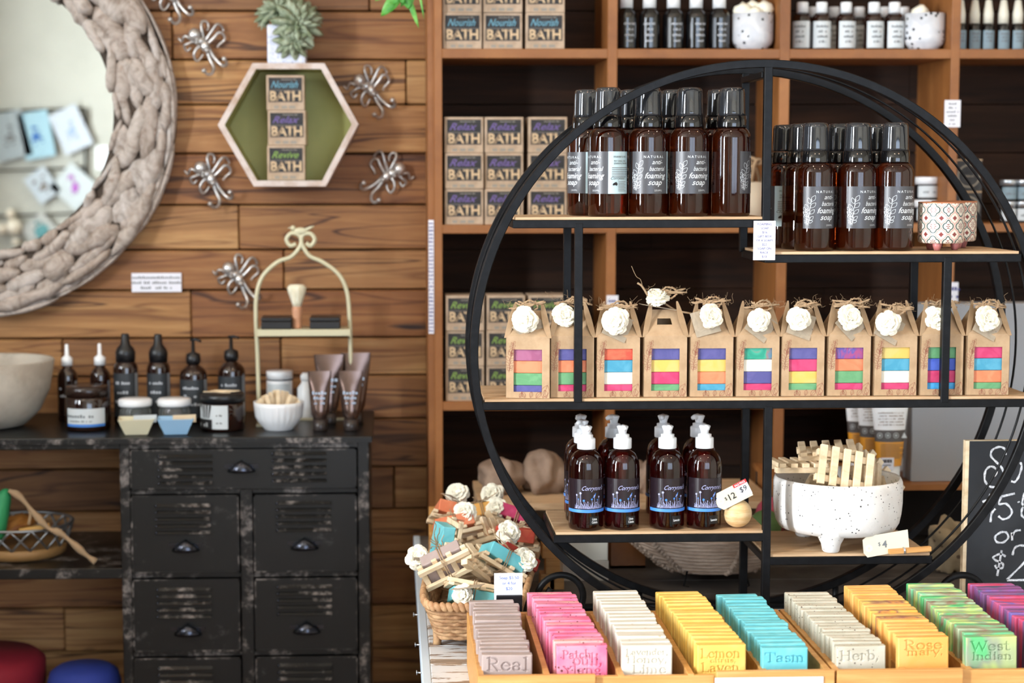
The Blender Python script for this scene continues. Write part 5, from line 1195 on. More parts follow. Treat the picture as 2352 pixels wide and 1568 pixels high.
def xf(px, py=1540): return ZP(px, py, ztt).x
xa0, xa1 = (xf(1103) + xf(1066, 1405)) / 2, xf(1903, 1530)
xdv = [xf(1253, 1535), xf(1427, 1546), xf(1589, 1546), xf(1746, 1524)]
trA = tray('bamboo_tray', 'bamboo tray with five compartments of brown, pink, white, yellow and turquoise soap bars', xa0, xa1, xdv,
           [(xa0, xf(1364), yfr - .0, .0006), (xf(1364) + .0005, xf(1639), yfr + .0065, -.0035), (xf(1640), xa1, yfr - .004, .004)])
xb0, xb1 = xa1 + .003, xf(2640, 1520)
xdb = [xf(2064, 1522), xf(2218, 1524), xf(2420, 1524)]
trB = tray('bamboo_tray', 'bamboo tray holding the herb, orange, green and purple soap bars at the right', xb0, xb1, xdb, [(xb0, xf(2187, 1520), yfr - .003, .0035), (xf(2189, 1520), xb1, yfr + .004, .0)])
o = note('price_strip', 'white price strip reading 4 for $20 on the tray front, cut by the bottom edge', 1642, 1556, 1890, 1606, yfr - .0125, (), cat='price label')
mm = MB(); put_text(mm, '4 for $20', .0165, front(0, 0, -.001), .026, -.005, 0, bold=.02); mm.build('printing', M['inkblack'], o)
# carved serif lettering
def arc(cx, cy, rx, ry, a0, a1, n=14): return [(cx + rx * math.cos(math.radians(a0 + (a1 - a0) * i / n)), cy + ry * math.sin(math.radians(a0 + (a1 - a0) * i / n))) for i in range(n + 1)]
LN = lambda *p: list(p)
def VS(x, a, b, s=3): return [(LN((x, a), (x, b)), .105)] + ([(LN((x - .11, a + .02), (x + .11, a + .02)), .045)] if s & 1 else []) + ([(LN((x - .11, b - .02), (x + .05, b - .02)), .045)] if s & 2 else [])
A_ = lambda *a: [(arc(*a), None)]
L_ = lambda a, b, w_=.1: [(LN(a, b), w_)]
GL = {'l': (VS(.15, 0, .74), .3), 'i': (VS(.15, 0, .48) + L_((.15, .6), (.15, .70)), .3), 'e': (A_(.25, .24, .19, .22, 10, 330) + L_((.08, .25), (.43, .25), .045), .5),
      'a': (A_(.22, .34, .14, .12, 160, 0) + L_((.36, .04), (.36, .36)) + A_(.22, .14, .15, .12, 0, 360) + L_((.33, .02), (.47, .02), .045), .5), 'o': (A_(.25, .24, .2, .22, 0, 360), .52),
      'c': (A_(.25, .24, .19, .22, 45, 325), .46), 'n': (VS(.1, 0, .48) + A_(.25, .3, .15, .15, 175, 0) + VS(.4, 0, .3, 1), .56), 'm': (VS(.1, 0, .48) + A_(.23, .3, .13, .15, 175, 0) + VS(.36, 0, .3, 1) + A_(.49, .3, .13, .15, 175, 0) + VS(.62, 0, .3, 1), .78),
      'h': (VS(.1, 0, .74) + A_(.25, .3, .15, .15, 175, 0) + VS(.4, 0, .3, 1), .56), 'r': (VS(.1, 0, .48) + A_(.25, .32, .14, .13, 170, 40), .4), 't': (L_((.14, .1), (.14, .64)) + A_(.24, .1, .1, .08, 180, 320) + L_((.0, .46), (.3, .46), .045), .36),
      's': (A_(.2, .34, .12, .11, 20, 265) + A_(.2, .13, .13, .11, 95, -155), .4), 'u': (L_((.1, .15), (.1, .48)) + A_(.25, .15, .15, .13, 180, 360) + VS(.4, 0, .48) + L_((0, .46), (.1, .46), .045), .56),
      'g': (A_(.22, .3, .14, .15, 0, 360) + A_(.22, -.08, .18, .1, 0, 360), .46), 'y': (L_((.06, .48), (.25, .02)) + L_((.44, .48), (.14, -.2), .06) + L_((0, .47), (.16, .47), .04), .5), 'v': (L_((.06, .48), (.25, .0)) + L_((.44, .48), (.25, .0), .06) + L_((0, .47), (.16, .47), .04) + L_((.36, .47), (.5, .47), .04), .5),
      'd': (A_(.22, .24, .17, .22, 0, 360) + VS(.4, 0, .74), .54), 'b': (VS(.1, 0, .74, 2) + A_(.27, .24, .17, .22, 0, 360), .52), 'k': (VS(.1, 0, .74) + L_((.15, .22), (.4, .46), .05) + L_((.22, .3), (.44, .0)), .5), ',': (L_((.1, .08), (.1, -.02)) + L_((.1, .0), (.03, -.14), .05), .22), '.': (L_((.1, -.01), (.1, .1)), .22), ' ': ([], .25),
      'R': (VS(.15, 0, .72) + A_(.3, .53, .2, .17, 90, -90) + L_((.15, .7), (.32, .7), .045) + L_((.15, .36), (.32, .36), .045) + L_((.3, .36), (.54, .02)) + L_((.46, .02), (.66, .02), .045), .66), 'P': (VS(.15, 0, .72) + A_(.3, .52, .2, .18, 90, -90) + L_((.15, .7), (.32, .7), .045) + L_((.15, .34), (.32, .34), .045), .56),
      'L': (VS(.15, 0, .72) + L_((.04, .02), (.55, .02), .045) + L_((.53, .0), (.53, .18), .05), .58), 'H': (VS(.15, 0, .72) + VS(.6, 0, .72) + L_((.15, .37), (.6, .37), .05), .76), 'T': (L_((.02, .69), (.62, .69), .05) + VS(.32, 0, .7, 1) + L_((.03, .7), (.03, .54), .05) + L_((.61, .7), (.61, .54), .05), .64),
      'Y': (L_((.08, .72), (.33, .34)) + L_((.58, .72), (.33, .34), .06) + VS(.33, 0, .36, 1) + L_((0, .71), (.2, .71), .04) + L_((.48, .71), (.66, .71), .04), .64), 'W': (L_((.08, .72), (.28, 0)) + L_((.48, .62), (.28, 0), .06) + L_((.48, .62), (.68, 0)) + L_((.9, .72), (.68, 0), .06) + L_((0, .71), (.2, .71), .04) + L_((.8, .71), (.98, .71), .04), .96),
      'I': (VS(.18, 0, .72), .36)}
M['sReal'] = speck('mocha_soap', (164, 146, 140), (176, 158, 152), (120, 92, 80), 70, -.03, 12); M['sPink'] = speck('pink_flecked_soap', (226, 108, 144), (224, 146, 168), (116, 56, 58), 130, .15, 14)
M['sPink2'] = speck('pale_pink_flecked_soap', (228, 168, 164), (230, 130, 158), (130, 70, 70), 130, .15, 14)
M['sWhite'] = speck('ivory_soap', (216, 210, 194), (222, 216, 202), (196, 172, 142), 60, .10, 14); M['sYel'] = speck('lemon_soap', (234, 192, 92), (240, 204, 112), (200, 152, 70), 90, -.05, 16); M['sTeal'] = speck('turquoise_soap', (104, 192, 202), (122, 204, 212), (160, 218, 222), 120, -.03, 16)
M['sHerb'] = speck('oatmeal_soap', (190, 184, 164), (204, 198, 180), (104, 88, 76), 170, .15, 20); M['sOr'] = speck('orange_soap', (236, 172, 84), (240, 184, 104), (210, 130, 66), 90, -.05, 14); M['sOr2'] = swirl('orange_brown_swirl_soap', [(238, 176, 76), (214, 182, 92), (142, 86, 74), (236, 166, 66)], 14)
M['sGr'] = swirl('green_swirl_soap', [(84, 184, 116), (110, 204, 132), (196, 214, 130), (150, 160, 136), (96, 190, 120)], 11); M['sGr2'] = swirl('pale_green_swirl_soap', [(120, 200, 150), (170, 196, 160), (150, 120, 100), (110, 196, 140)], 11)
M['sPu'] = swirl('purple_swirl_soap', [(120, 96, 170), (150, 84, 140), (92, 92, 120)], 12); M['sPu2'] = swirl('raspberry_swirl_soap', [(214, 62, 96), (196, 90, 130), (120, 100, 170)], 12)
COLS = [('mocha', ['sReal'], 16, (1083, 1187), (1106, 1222), 1391, 1497, [('Real', 7, 38, 102, 2)]), ('pink flecked', ['sPink', 'sPink', 'sPink2'], 17, (1214, 1322), (1279, 1395), 1371, 1478, [('Patch', 11, 31, 70, -12), ('ouli,', 20, 47, 70, 14), ('Ylang', 49, 68, 92, 0)]),
        ('ivory', ['sWhite'], 16, (1365, 1472), (1431, 1546), 1371, 1476, [('Lavender,', 9, 23, 101, 0), ('Honey,', 26, 42, 98, 0), ('Lime', 47, 67, 84, 6)]), ('lemon yellow', ['sYel'], 17, (1510, 1617), (1602, 1714), 1373, 1473, [('Lemon', 9, 31, 97, -2), ('citrus,', 32, 42, 62, 4), ('Laven', 43, 65, 94, -2)]),
        ('turquoise', ['sTeal'], 18, (1648, 1752), (1755, 1860), 1376, 1483, [('Tasm', 11, 34, 97, 0)]), ('speckled oatmeal', ['sHerb'], 19, (1806, 1911), (1924, 2037), 1371, 1480, [('Herb,', 11, 34, 96, -4)]),
        ('orange', ['sOr', 'sOr', 'sOr2', 'sOr2'], 18, (1944, 2047), (2065, 2182), 1352, 1462, [('Rose', 6, 29, 94, 0), ('mary.', 26, 43, 88, 5)]), ('green swirled', ['sGr', 'sGr2'], 17, (2088, 2194), (2222, 2340), 1350, 1462, [('West', 10, 33, 97, -2), ('Indian', 37, 55, 100, 2)]),
        ('purple and pink swirled', ['sPu', 'sPu2', 'sPu2'], 16, (2233, 2338), (2395, 2510), 1348, 1458, [])]
def strokes(st, x, z, size, fit):
    W_ = sum(GL[c][1] for c in st) * size; k = size * fit / W_; cx = x - fit / 2; out = []
    for c in st:
        for pts, wd in GL[c][0]:
            P2 = [(cx + q[0] * k, z + q[1] * size) for q in pts]
            for i in range(len(P2) - 1):
                a, b = P2[i], P2[i + 1]; l = math.hypot(b[0] - a[0], b[1] - a[1]) or 1e-9
                out.append((a[0], a[1], b[0], b[1], (wd if wd else .045 + .065 * abs(b[1] - a[1]) / l) * size / 2))
        cx += GL[c][1] * k
    return out
def carved_bar(W_, H_, th, segs, dep=.0019):
    """a bar whose front face is a fine height field with the letters pressed in"""
    nx, nz = int(W_ / .00042), int(H_ / .00042); xs = np.linspace(-W_ / 2, W_ / 2, nx); zs = np.linspace(0, H_, nz); X_, Z_ = np.meshgrid(xs, zs)
    d = np.full(X_.shape, 1.0)
    for ax, az, bx_, bz_, hw in segs:
        ux, uz = bx_ - ax, bz_ - az; l2 = ux * ux + uz * uz + 1e-12; t_ = np.clip(((X_ - ax) * ux + (Z_ - az) * uz) / l2, 0, 1)
        d = np.minimum(d, np.hypot(X_ - ax - t_ * ux, Z_ - az - t_ * uz) - hw)
    q = np.clip(.5 - d / .0005, 0, 1); Y_ = dep * q * q * (3 - 2 * q)
    e = np.minimum(np.minimum(X_ + W_ / 2, W_ / 2 - X_), np.minimum(Z_, H_ - Z_)); Y_ += .0012 * np.clip(1 - e / .0014, 0, 1) ** 2
    m = MB(); vs = list(zip(X_.ravel(), Y_.ravel(), Z_.ravel())); m.v = [Vector(v) for v in vs]; I = np.arange(nx * nz).reshape(nz, nx)
    f = np.stack([I[:-1, :-1], I[:-1, 1:], I[1:, 1:], I[1:, :-1]], -1).reshape(-1, 4).tolist(); m.f = f; m.mi = [0] * len(f); m.sm = [True] * len(f)
    rim = list(I[0, :]) + list(I[1:, -1]) + list(I[-1, -2::-1]) + list(I[-2:0:-1, 0]); b = len(m.v); n = len(rim)
    for i in rim: v = m.v[int(i)]; m.v.append(Vector((v.x, th, v.z)))
    for i in range(n): j = (i + 1) % n; m.f.append([int(rim[i]), b + i, b + j, int(rim[j])]); m.mi.append(0); m.sm.append(False)
    m.f.append([b + i for i in range(n)][::-1]); m.mi.append(0); m.sm.append(False)
    return m
TF = TZ + .0072; rs = random.Random(11)
for nm, mats_, n, (b0, b1), (f0, f1), yb_, yf_, txt in COLS:
    Yb_, Yf_ = ybk - .022, yfr + .016; th = (Yb_ - Yf_) / (n - 1)
    zf_ = P((f0 + f1) / 2, yf_, Yf_).z; zb2 = P((b0 + b1) / 2, yb_, Yb_).z
    W_ = (P(f1, yf_, Yf_).x - P(f0, yf_, Yf_).x); H_ = (zf_ + zb2) / 2 - TF
    xF = P((f0 + f1) / 2, yf_, Yf_).x; xB = P((b0 + b1) / 2, yb_, Yb_).x; protos = []
    for mk in mats_:
        mb = MB().box(-W_ / 2, W_ / 2, 0, th * .80, 0, H_); protos.append(mb)
    made = {}
    for k in range(n):
        t_ = k / (n - 1); mk = rs.choice(range(len(mats_))) if 0 < k else 0
        key = mats_[mk]
        if k == 0:
            q_ = 1 / 1930; segs = []
            for s_, pt, pb, pw_, pxo in txt: segs += strokes(s_, pxo * q_, H_ - pb * q_, (pb - pt) * q_ / .72, pw_ * q_)
            o = carved_bar(W_, H_, th * .8, segs).build('soap_bar', M[key], None)
        elif key in made: o = made[key].copy(); COL.objects.link(o)
        else: o = MB().box(-W_ / 2, W_ / 2, 0, th * .80, 0, H_).build('soap_bar', M[key], None, bev=.0016); made[key] = o
        o.name = 'soap_bar'
        o.location = (xF + (xB - xF) * t_ + rs.uniform(-.0022, .0022), Yf_ + th * k, TF + (rs.uniform(0, .0022) if k else 0)); o.rotation_euler = (-.045 + rs.uniform(-.008, .008), rs.uniform(-.012, .012), rs.uniform(-.015, .015))
        tag(o, '%s soap bar in the tray, %s its column' % (nm, 'frontmost of' if k == 0 else 'rearmost of' if k == n - 1 else '%s from the front of' % ORD[k]), 'soap', '%s soap bars in the tray' % nm)
# ================================================================ woven basket of wrapped soaps
zr_ = .892
c4 = [ZP(962, 1352, zr_), ZP(1196, 1396, zr_), ZP(1242, 1243, zr_), ZP(1000, 1215, zr_)]
c4[0] = Vector((c4[0].x, c4[1].y + .012, zr_))
bc = sum(c4, Vector()) / 4
def loop(s, z, n=72, rc_=.18):
    pts = []; q = [Vector((c.x - bc.x, c.y - bc.y, 0)) * s for c in c4]
    for i in range(4):
        a, b, c = q[i - 1], q[i], q[(i + 1) % 4]
        p0 = b + (a - b) * rc_; p1 = b + (c - b) * rc_
        for k in range(6): t_ = k / 6; pts.append((p0 * (1 - t_) + b * t_) * (1 - t_) + (b * (1 - t_) + p1 * t_) * t_)
        nx = c + (b - c) * rc_
        for k in range(12): pts.append(p1 + (nx - p1) * (k / 12))
    return [Vector((p.x, p.y, z)) for p in pts]
M['wicker'] = two('twisted_wicker', (150, 106, 70), (196, 158, 116), 60, .35, .65, rough=.7, bump=.4)
bk = thing('woven_basket', 'brown woven seagrass basket on short legs, heaped with wrapped soaps', 'basket', (bc.x, bc.y, TZ)); hz_ = zr_ - TZ
m = MB()
for k in range(9):
    z = .016 + (hz_ - .022) * k / 8; s = .80 + .17 * k / 8; L = loop(s, z); n = len(L)
    m.tube([p * (1 + .012 * math.sin(i * PI / 2 + k * PI)) + Vector((0, 0, z - (p * (1 + .012 * math.sin(i * PI / 2 + k * PI))).z)) for i, p in enumerate(L)], .0038, 6, closed=True)
L = loop(.80, .016); m.add([tuple(p) for p in L], [tuple(range(len(L)))]); m.build('woven_side', M['wicker'], bk)
m = MB(); L = loop(1.0, hz_); n = len(L); acc = 0
for i in range(n):
    a, b = L[i], L[(i + 1) % n]; d = (b - a); ln = d.length
    while acc < ln:
        c = a + d * (acc / ln); ang = math.atan2(d.y, d.x)
        m.ico(c, 1, 0, 2, (.0085, .0050, .0052), .15, i, 2, (Matrix.Rotation(ang, 3, 'Z') @ Matrix.Rotation(.95, 3, 'Y'))); acc += .0088
    acc -= ln
m.build('twisted_rim', M['wicker'], bk)
for i in (3, 21, 39, 57):
    p = loop(.80, 0)[i]; MB().tube([(p.x, p.y, 0), (p.x * .99, p.y * .99, .010), (p.x, p.y, .020)], .0062, 8).build('leg', M['wicker'], bk)
m = MB(); rr = random.Random(8)
for k in range(320):
    a = rr.uniform(0, 2 * PI); r = math.sqrt(rr.random()) * .8; q = Vector((0, 0, 0)); L2 = loop(.78, 0, 72); p = L2[int(a / 2 / PI * 72) % 72] * r; h = .020 + .045 * (1 - r) * (1 + .5 * (p.y > 0))
    d = Vector((rr.uniform(-.02, .02), rr.uniform(-.02, .02), rr.uniform(-.006, .008))); m.tube(catmull([p + Vector((0, 0, h)) - d, p + Vector((rr.uniform(-.004, .004), 0, h + .004)), p + Vector((0, 0, h)) + d], 3), .0011, 3)
L3 = loop(.74, .02); m.add([(0, 0, .055)] + [tuple(p) for p in L3], [(0, 1 + i, 1 + (i + 1) % 72) for i in range(72)])
o = m.build('raffia_filling', M['kraft'], None, (bc.x, bc.y, TZ)); tag(o, 'raffia filling under the soaps in the woven basket', 'raffia', kind='stuff')
SBC = {'lilac': ('greyish lilac', 'sReal'), 'teal': ('turquoise', 'sTeal'), 'red': ('dark red', 'sbm'), 'coral': ('coral pink', 'sbr'), 'orange': ('orange', 'sbo'), 'amber': ('amber', 'sOr'), 'pink': ('bright pink', 'sbk')}
M['darkred'] = speck('dark_red_soap', (150, 46, 36), (170, 62, 48), None, 60, 0, 20)
SBC['red'] = ('dark red', 'darkred')
def bundle(px, py, Y, rot, col, fl, lbl, dish=1, tagon=1, sd=0):
    c = P(px, py, Y); t = thing('wrapped_soap', lbl, 'soap', tuple(c), rot, 'wrapped soaps in the woven basket')
    if dish:
        m = rack(.082, .05, 4, .0065); m.build('soap_dish', M['palewood'], t, bev=.0006, seg=1)
    z = .0118 if dish else 0
    MB().box(-.031, .031, -.021, .021, z, z + .021).build('soap', M[SBC[col][1]], t, bev=.0016)
    m = MB()
    for x in (-.002, .0015): m.tube([(x, -.0222, -.001), (x, -.0222, z + .0216), (x, .0222, z + .0216), (x, .0222, -.001)], .0009, 5, closed=True)
    rr = random.Random(sd)
    for k in range(5): m.tube(catmull(wiggle((0, rr.uniform(-.02, .0), z + .022), (rr.uniform(-.04, .04), rr.uniform(-.03, .01), z + .028 + rr.uniform(0, .012)), 4, .003, rr), 3), .0008, 4)
    m.build('twine', M['twine'], t)
    if fl: 
        inv = t.rotation_euler.to_matrix().inverted(); iv = (inv @ Matrix.Rotation(rr.uniform(-.6, .6), 3, 'Y') @ Matrix.Rotation(-.35, 3, 'X')).to_euler()
        add_flower(t, fl, sd % 3, 1.05 if sd != 2 else .85, tuple(iv))
        if tagon: MB().box(-.022, .022, -.014, .014, 0, .0005).build('swing_tag', M['tag'], t, (fl[0] * .7, fl[1] + .006, fl[2] - .012), (.35, .2, .5))
    return t
r_ = DG
bundle(1030, 1312, 2.50, (r_(-60), r_(-26), r_(0)), 'lilac', (-.034, -.006, .048), 'greyish lilac soap tied to a pale wooden dish at the front left of the basket', sd=3)
bundle(1087, 1338, 2.50, (r_(160), r_(12), r_(4)), 'teal', (-.018, .030, .024), 'turquoise soap lying under a pale rack at the front rim of the basket', tagon=1, sd=2)
bundle(1140, 1312, 2.56, (r_(-22), r_(33), r_(14)), 'teal', (.030, -.014, .034), 'turquoise soap tied with twine behind the soap price card in the basket', tagon=0, sd=1)
bundle(1180, 1300, 2.61, (r_(-35), r_(32), r_(10)), 'red', (-.022, .008, .052), 'dark red soap with twine along the right rim of the basket', dish=0, sd=0)
bundle(1180, 1258, 2.70, (r_(-8), r_(6), r_(-8)), 'coral', None, 'coral pink soap block standing at the right rear of the basket', sd=5)
bundle(1050, 1235, 2.72, (r_(-30), r_(-10), r_(12)), 'orange', (.022, -.012, .034), 'orange soap with a flower in the middle of the basket', sd=6)
bundle(1040, 1205, 2.79, (r_(-30), r_(14), r_(5)), 'orange', (.0, -.004, .054), 'orange soap at the rear left of the basket with the topmost flower', sd=4)
bundle(1105, 1205, 2.80, (r_(-25), r_(-5), r_(20)), 'amber', (.030, -.006, .046), 'amber soap at the rear centre of the basket carrying a big flower', sd=8)
bundle(1178, 1215, 2.79, (r_(-28), r_(18), r_(-10)), 'pink', (-.035, -.010, .022), 'bright pink soap at the rear right of the basket under a flower', sd=9)
bundle(1046, 1252, 2.65, (r_(10), r_(-80), r_(8)), 'teal', None, 'turquoise soap with an upright pale rack against the left rim of the basket', sd=10)
for px, py, Y, rt, wh in ((1088, 1290, 2.60, (r_(20), r_(8), r_(25)), 'in the middle of the basket behind the lilac soap'), (1122, 1256, 2.70, (r_(-30), r_(-20), r_(-15)), 'half buried near the basket centre'), (1146, 1240, 2.74, (r_(50), r_(15), r_(40)), 'below the coral soap in the basket'), (1066, 1322, 2.53, (r_(-15), r_(30), r_(60)), 'just inside the front rim of the basket'), (1085, 1222, 2.78, (r_(25), r_(-25), r_(10)), 'under the amber soap at the back of the basket')):
    place(ro, tuple(P(px, py, Y)), rt, 'loose pale wooden soap rack ' + wh)['group'] = 'loose racks in the basket'
# card with black clip in front of the basket
YK = 2.385; a = P(1135, 1316, YK); b = P(1200, 1366, YK); t = thing('price_card', 'white card reading Soap $5.50 or 4 for $20 held in a black clip', 'price card', ((a.x + b.x) / 2, YK, TZ))
wk = (b.x - a.x) / 2; z1 = a.z - TZ; z0 = b.z - TZ
MB().box(-wk, wk, 0, .0008, z0 - .016, z1).build('card', M['paint'], t)
m = MB()
for i, s_ in enumerate(('Soap $5.50', 'or 4 for', '$20')): put_text(m, s_, .0062, front(0, 0, -.0006), .001, z1 - .0085 - .0078 * i, 0)
m.build('printing', mat('blue_print', (86, 120, 196), .6), t)
MB().box(-wk + .003, wk - .0004, -.004, .006, z0 - .030, z0 + .0005).box(-wk + .006, wk - .003, -.0025, .0045, .0004, z0 - .030).build('clip', M['blackplastic'], t, bev=.001)
# ================================================================ behind the ring on the table
ZL = .925
t = thing('pine_riser', 'low pale pine riser behind the lower left ring board', 'riser', (0, 0, TZ)); x0, x1 = P(1100, 1165, 3.0).x, P(1782, 1160, 3.0).x
MB().box(x0, x1, 3.0, 3.23, ZL - TZ - .012, ZL - TZ).build('board', M['board'], t)
for x in (x0 + .002, x1 - .014): MB().box(x, x + .012, 3.01, 3.22, 0, ZL - TZ - .012).build('side', M['board'], t)
MB().box(x0 + .014, x1 - .014, 3.2, 3.21, 0, ZL - TZ - .012).build('rear_board', M['board'], t)
ZQ = P(2200, 1112, 3.0).z
t = thing('wooden_riser', 'wooden riser carrying the sunscreen tubes and grey box behind the ring', 'riser', (0, 0, TZ)); x0, x1 = P(1795, 1112, 3.0).x, P(2500, 1112, 3.0).x
MB().box(x0, x1, 3.0, 3.24, ZQ - TZ - .010, ZQ - TZ).build('board', M['shelfwood'], t)
for x in (x0 + .002, x1 - .014): MB().box(x, x + .012, 3.01, 3.22, 0, ZQ - TZ - .010).build('side', M['shelfwood'], t)
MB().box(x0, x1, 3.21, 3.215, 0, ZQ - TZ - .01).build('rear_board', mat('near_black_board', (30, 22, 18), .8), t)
M['paperbag'] = two('brown_paper', (124, 102, 86), (156, 132, 114), 14, rough=.8, bump=.4)
for i, (px, py, rx_, rz3, s3) in enumerate(((1150, 1118, .046, .036, 3), (1248, 1112, .045, .042, 4), (1320, 1128, .024, .026, 5), (1478, 1118, .024, .03, 9))):
    q = P(px, py, 3.11); zz = ZL + rz3 * .8
    m = MB(); m.ico((0, 0, 0), 1, 0, 4, (rx_ * .85, .045, rz3), .42, s3, 1.5)
    for v in m.v: v.z = max(v.z, -rz3 * .8)
    o = m.build('paper_bundle', M['paperbag'], None, (q.x, 3.11, zz)); tag(o, 'crumpled brown paper bundle on the pine riser, %s' % ('low one above the basket flowers', 'largest one, beside the left hoop', 'just left of the pump bottles', 'seen between the second and third pump bottles')[i], 'paper bundle', 'brown paper bundles')
x0, x1 = P(986, 1180, 2.93).x, P(1228, 1180, 2.93).x; zk = P(1000, 1178, 2.93).z
t = thing('bamboo_crate', 'open bamboo crate standing behind the woven basket', 'crate', (0, 0, TZ))
for a_, b_, c_, d_ in ((x0, x1, 2.955, 2.963), (x0, x1, 2.983, 2.991)): MB().box(a_, b_, c_, d_, 0, (zk - TZ) * (1 if c_ > 2.97 else .85)).build('panel', M['bamboo'], t, bev=.001)
for a_ in (x0, x1 - .01): MB().box(a_, a_ + .01, 2.963, 2.983, 0, zk - TZ).build('panel', M['bamboo'], t, bev=.001)
t.location.x = 0
# cream cartons, brown box, little blocks
for i, (a_, b_, y0, y1, mk, lb, Y) in enumerate(((1292, 1398, 1290, 1352, 'cream', 'lower of two cream cartons under the left end of the ring boards', 2.86), (1292, 1396, 1246, 1289, 'cream', 'upper of two cream cartons under the left end of the ring boards', 2.86))):
    xa, xb = P(a_, y1, Y).x, P(b_, y1, Y).x; za = TZ if i == 0 else zprev + .0005; h = .034 if i == 0 else .036; zprev = za + h
    o = MB().box(-(xb - xa) / 2, (xb - xa) / 2, 0, .1, 0, h).build('cream_carton', M[mk] if i else mat('stone_carton', (196, 186, 170), .7), None, ((xa + xb) / 2, Y, za), bev=.001); tag(o, lb, 'box')
xa, xb = P(1403, 1330, 2.95).x, P(1482, 1330, 2.95).x
t = thing('wooden_box', 'orange-brown wooden box beside the cream cartons behind the ring', 'box', ((xa + xb) / 2, 2.95, TZ)); w_ = (xb - xa) / 2
MB().box(-w_, w_, 0, .006, 0, .082).box(-w_, -w_ + .005, .006, .04, 0, .082).box(w_ - .005, w_, .006, .04, 0, .082).box(-w_, w_, .04, .045, 0, .082).box(-w_, w_, 0, .045, 0, .005).build('box', M['shelfwood'], t)
for i, (px, py) in enumerate(((1258, 1350), (1279, 1350), (1270, 1310), (1262, 1284))):
    q = P(px, py, 2.80); o = MB().box(-.012, .012, 0, .03, 0, .026).build('bamboo_block', M['bamboo'], None, (q.x, 2.80, TZ + .0262 * (0, 0, 1, 2)[i]), bev=.001); tag(o, 'small bamboo block to the right of the woven basket, %s' % ('bottom left of the pile', 'bottom right of the pile', 'second layer of the pile', 'topmost of the pile')[i], 'block', 'bamboo blocks beside the basket')
# ---- rattan boat basket with bath bombs
M['rattan'] = two('grey_rattan', (170, 146, 126), (204, 182, 162), 50, .35, .65, (1, 1, 6), .7, .3)
q = P(1640, 1330, 2.86); t = thing('rattan_bowl', 'boat shaped rattan bowl on wire legs behind the lower boards', 'bowl', (q.x, 2.87, TZ))
AX, AY = .168, .105
def bz(k, a): s = .45 + .55 * k ** .8; return (AX * s * math.sin(a) * (1 + .12 * k * abs(math.sin(a)) ** 3), -AY * s * math.cos(a), .020 + .062 * k + .030 * k * abs(math.sin(a)) ** 4)
m = MB()
for i in range(10):
    k = i / 9; m.tube([bz(k, 2 * PI * j / 64) for j in range(64)], .0034, 6, closed=True)
m.build('rods', M['rattan'], t)
m = MB(); m.add([bz(0, 2 * PI * j / 64) for j in range(64)], [tuple(range(64))]); m.build('base', M['rattan'], t)
for a_ in (.18, 1.0, -.75, -1.15, 1.57, -1.57, 2.6, -2.6):
    m = MB()
    for i in range(13):
        x, y, z = bz(i / 12, a_); l = math.hypot(x, y); m.ico((x * (1 + .003 / l), y * (1 + .003 / l), z), .0056, 0, 1, (1, 1, 1), .5, i)
        x, y, z = bz(min(1, (i + .5) / 12), a_ + .03); m.ico((x * (1 + .004 / l), y * (1 + .004 / l), z), .0045, 0, 1, (1, 1, 1), .5, i)
    m.build('braided_tie', M['rattan'], t)
for a_ in (.5, -.6, 2.5, -2.5):
    x, y, z = bz(.1, a_); MB().tube([(x, y, z), (x * 1.15, y * 1.15, 0), (x * 1.0, y * 1.3, 0)], .0016, 6).build('leg', M['black'], t)
def ball(px, py, Y, r, mk, lbl, cat='bath bomb'):
    c = P(px, py, Y); o = MB().ico((0, 0, 0), r, 0, 3, (1, 1, 1), .02, px, 3).build('bath_bomb', M[mk], None, tuple(c)); tag(o, lbl, cat, 'round soaps in the rattan bowl')
M['bgreen'] = two('moss_green_ball', (84, 112, 62), (100, 130, 74), 14, rough=.8); M['bred'] = two('rose_ball', (178, 70, 88), (196, 92, 106), 14, rough=.8); M['bteal'] = two('teal_ball', (70, 120, 124), (84, 136, 138), 14, rough=.7); M['bdark'] = mat('dark_green_ball', (36, 58, 46), .7)
ball(1758, 1207, 2.84, .027, 'bgreen', 'moss green ball showing between the wooden ball and the white pot'); ball(1777, 1182, 2.90, .031, 'bred', 'rose red ball peeping out behind the green ball')
ball(1662, 1258, 2.84, .026, 'bteal', 'teal ball in the rattan bowl just under the pump bottle board'); ball(1588, 1262, 2.85, .026, 'bdark', 'dark green ball in the middle of the rattan bowl'); ball(1520, 1258, 2.86, .025, 'bdark', 'dark green ball toward the left end of the rattan bowl'); ball(1481, 1178, 3.07, .018, 'bred', 'small rose ball seen between the second and third pump bottles')
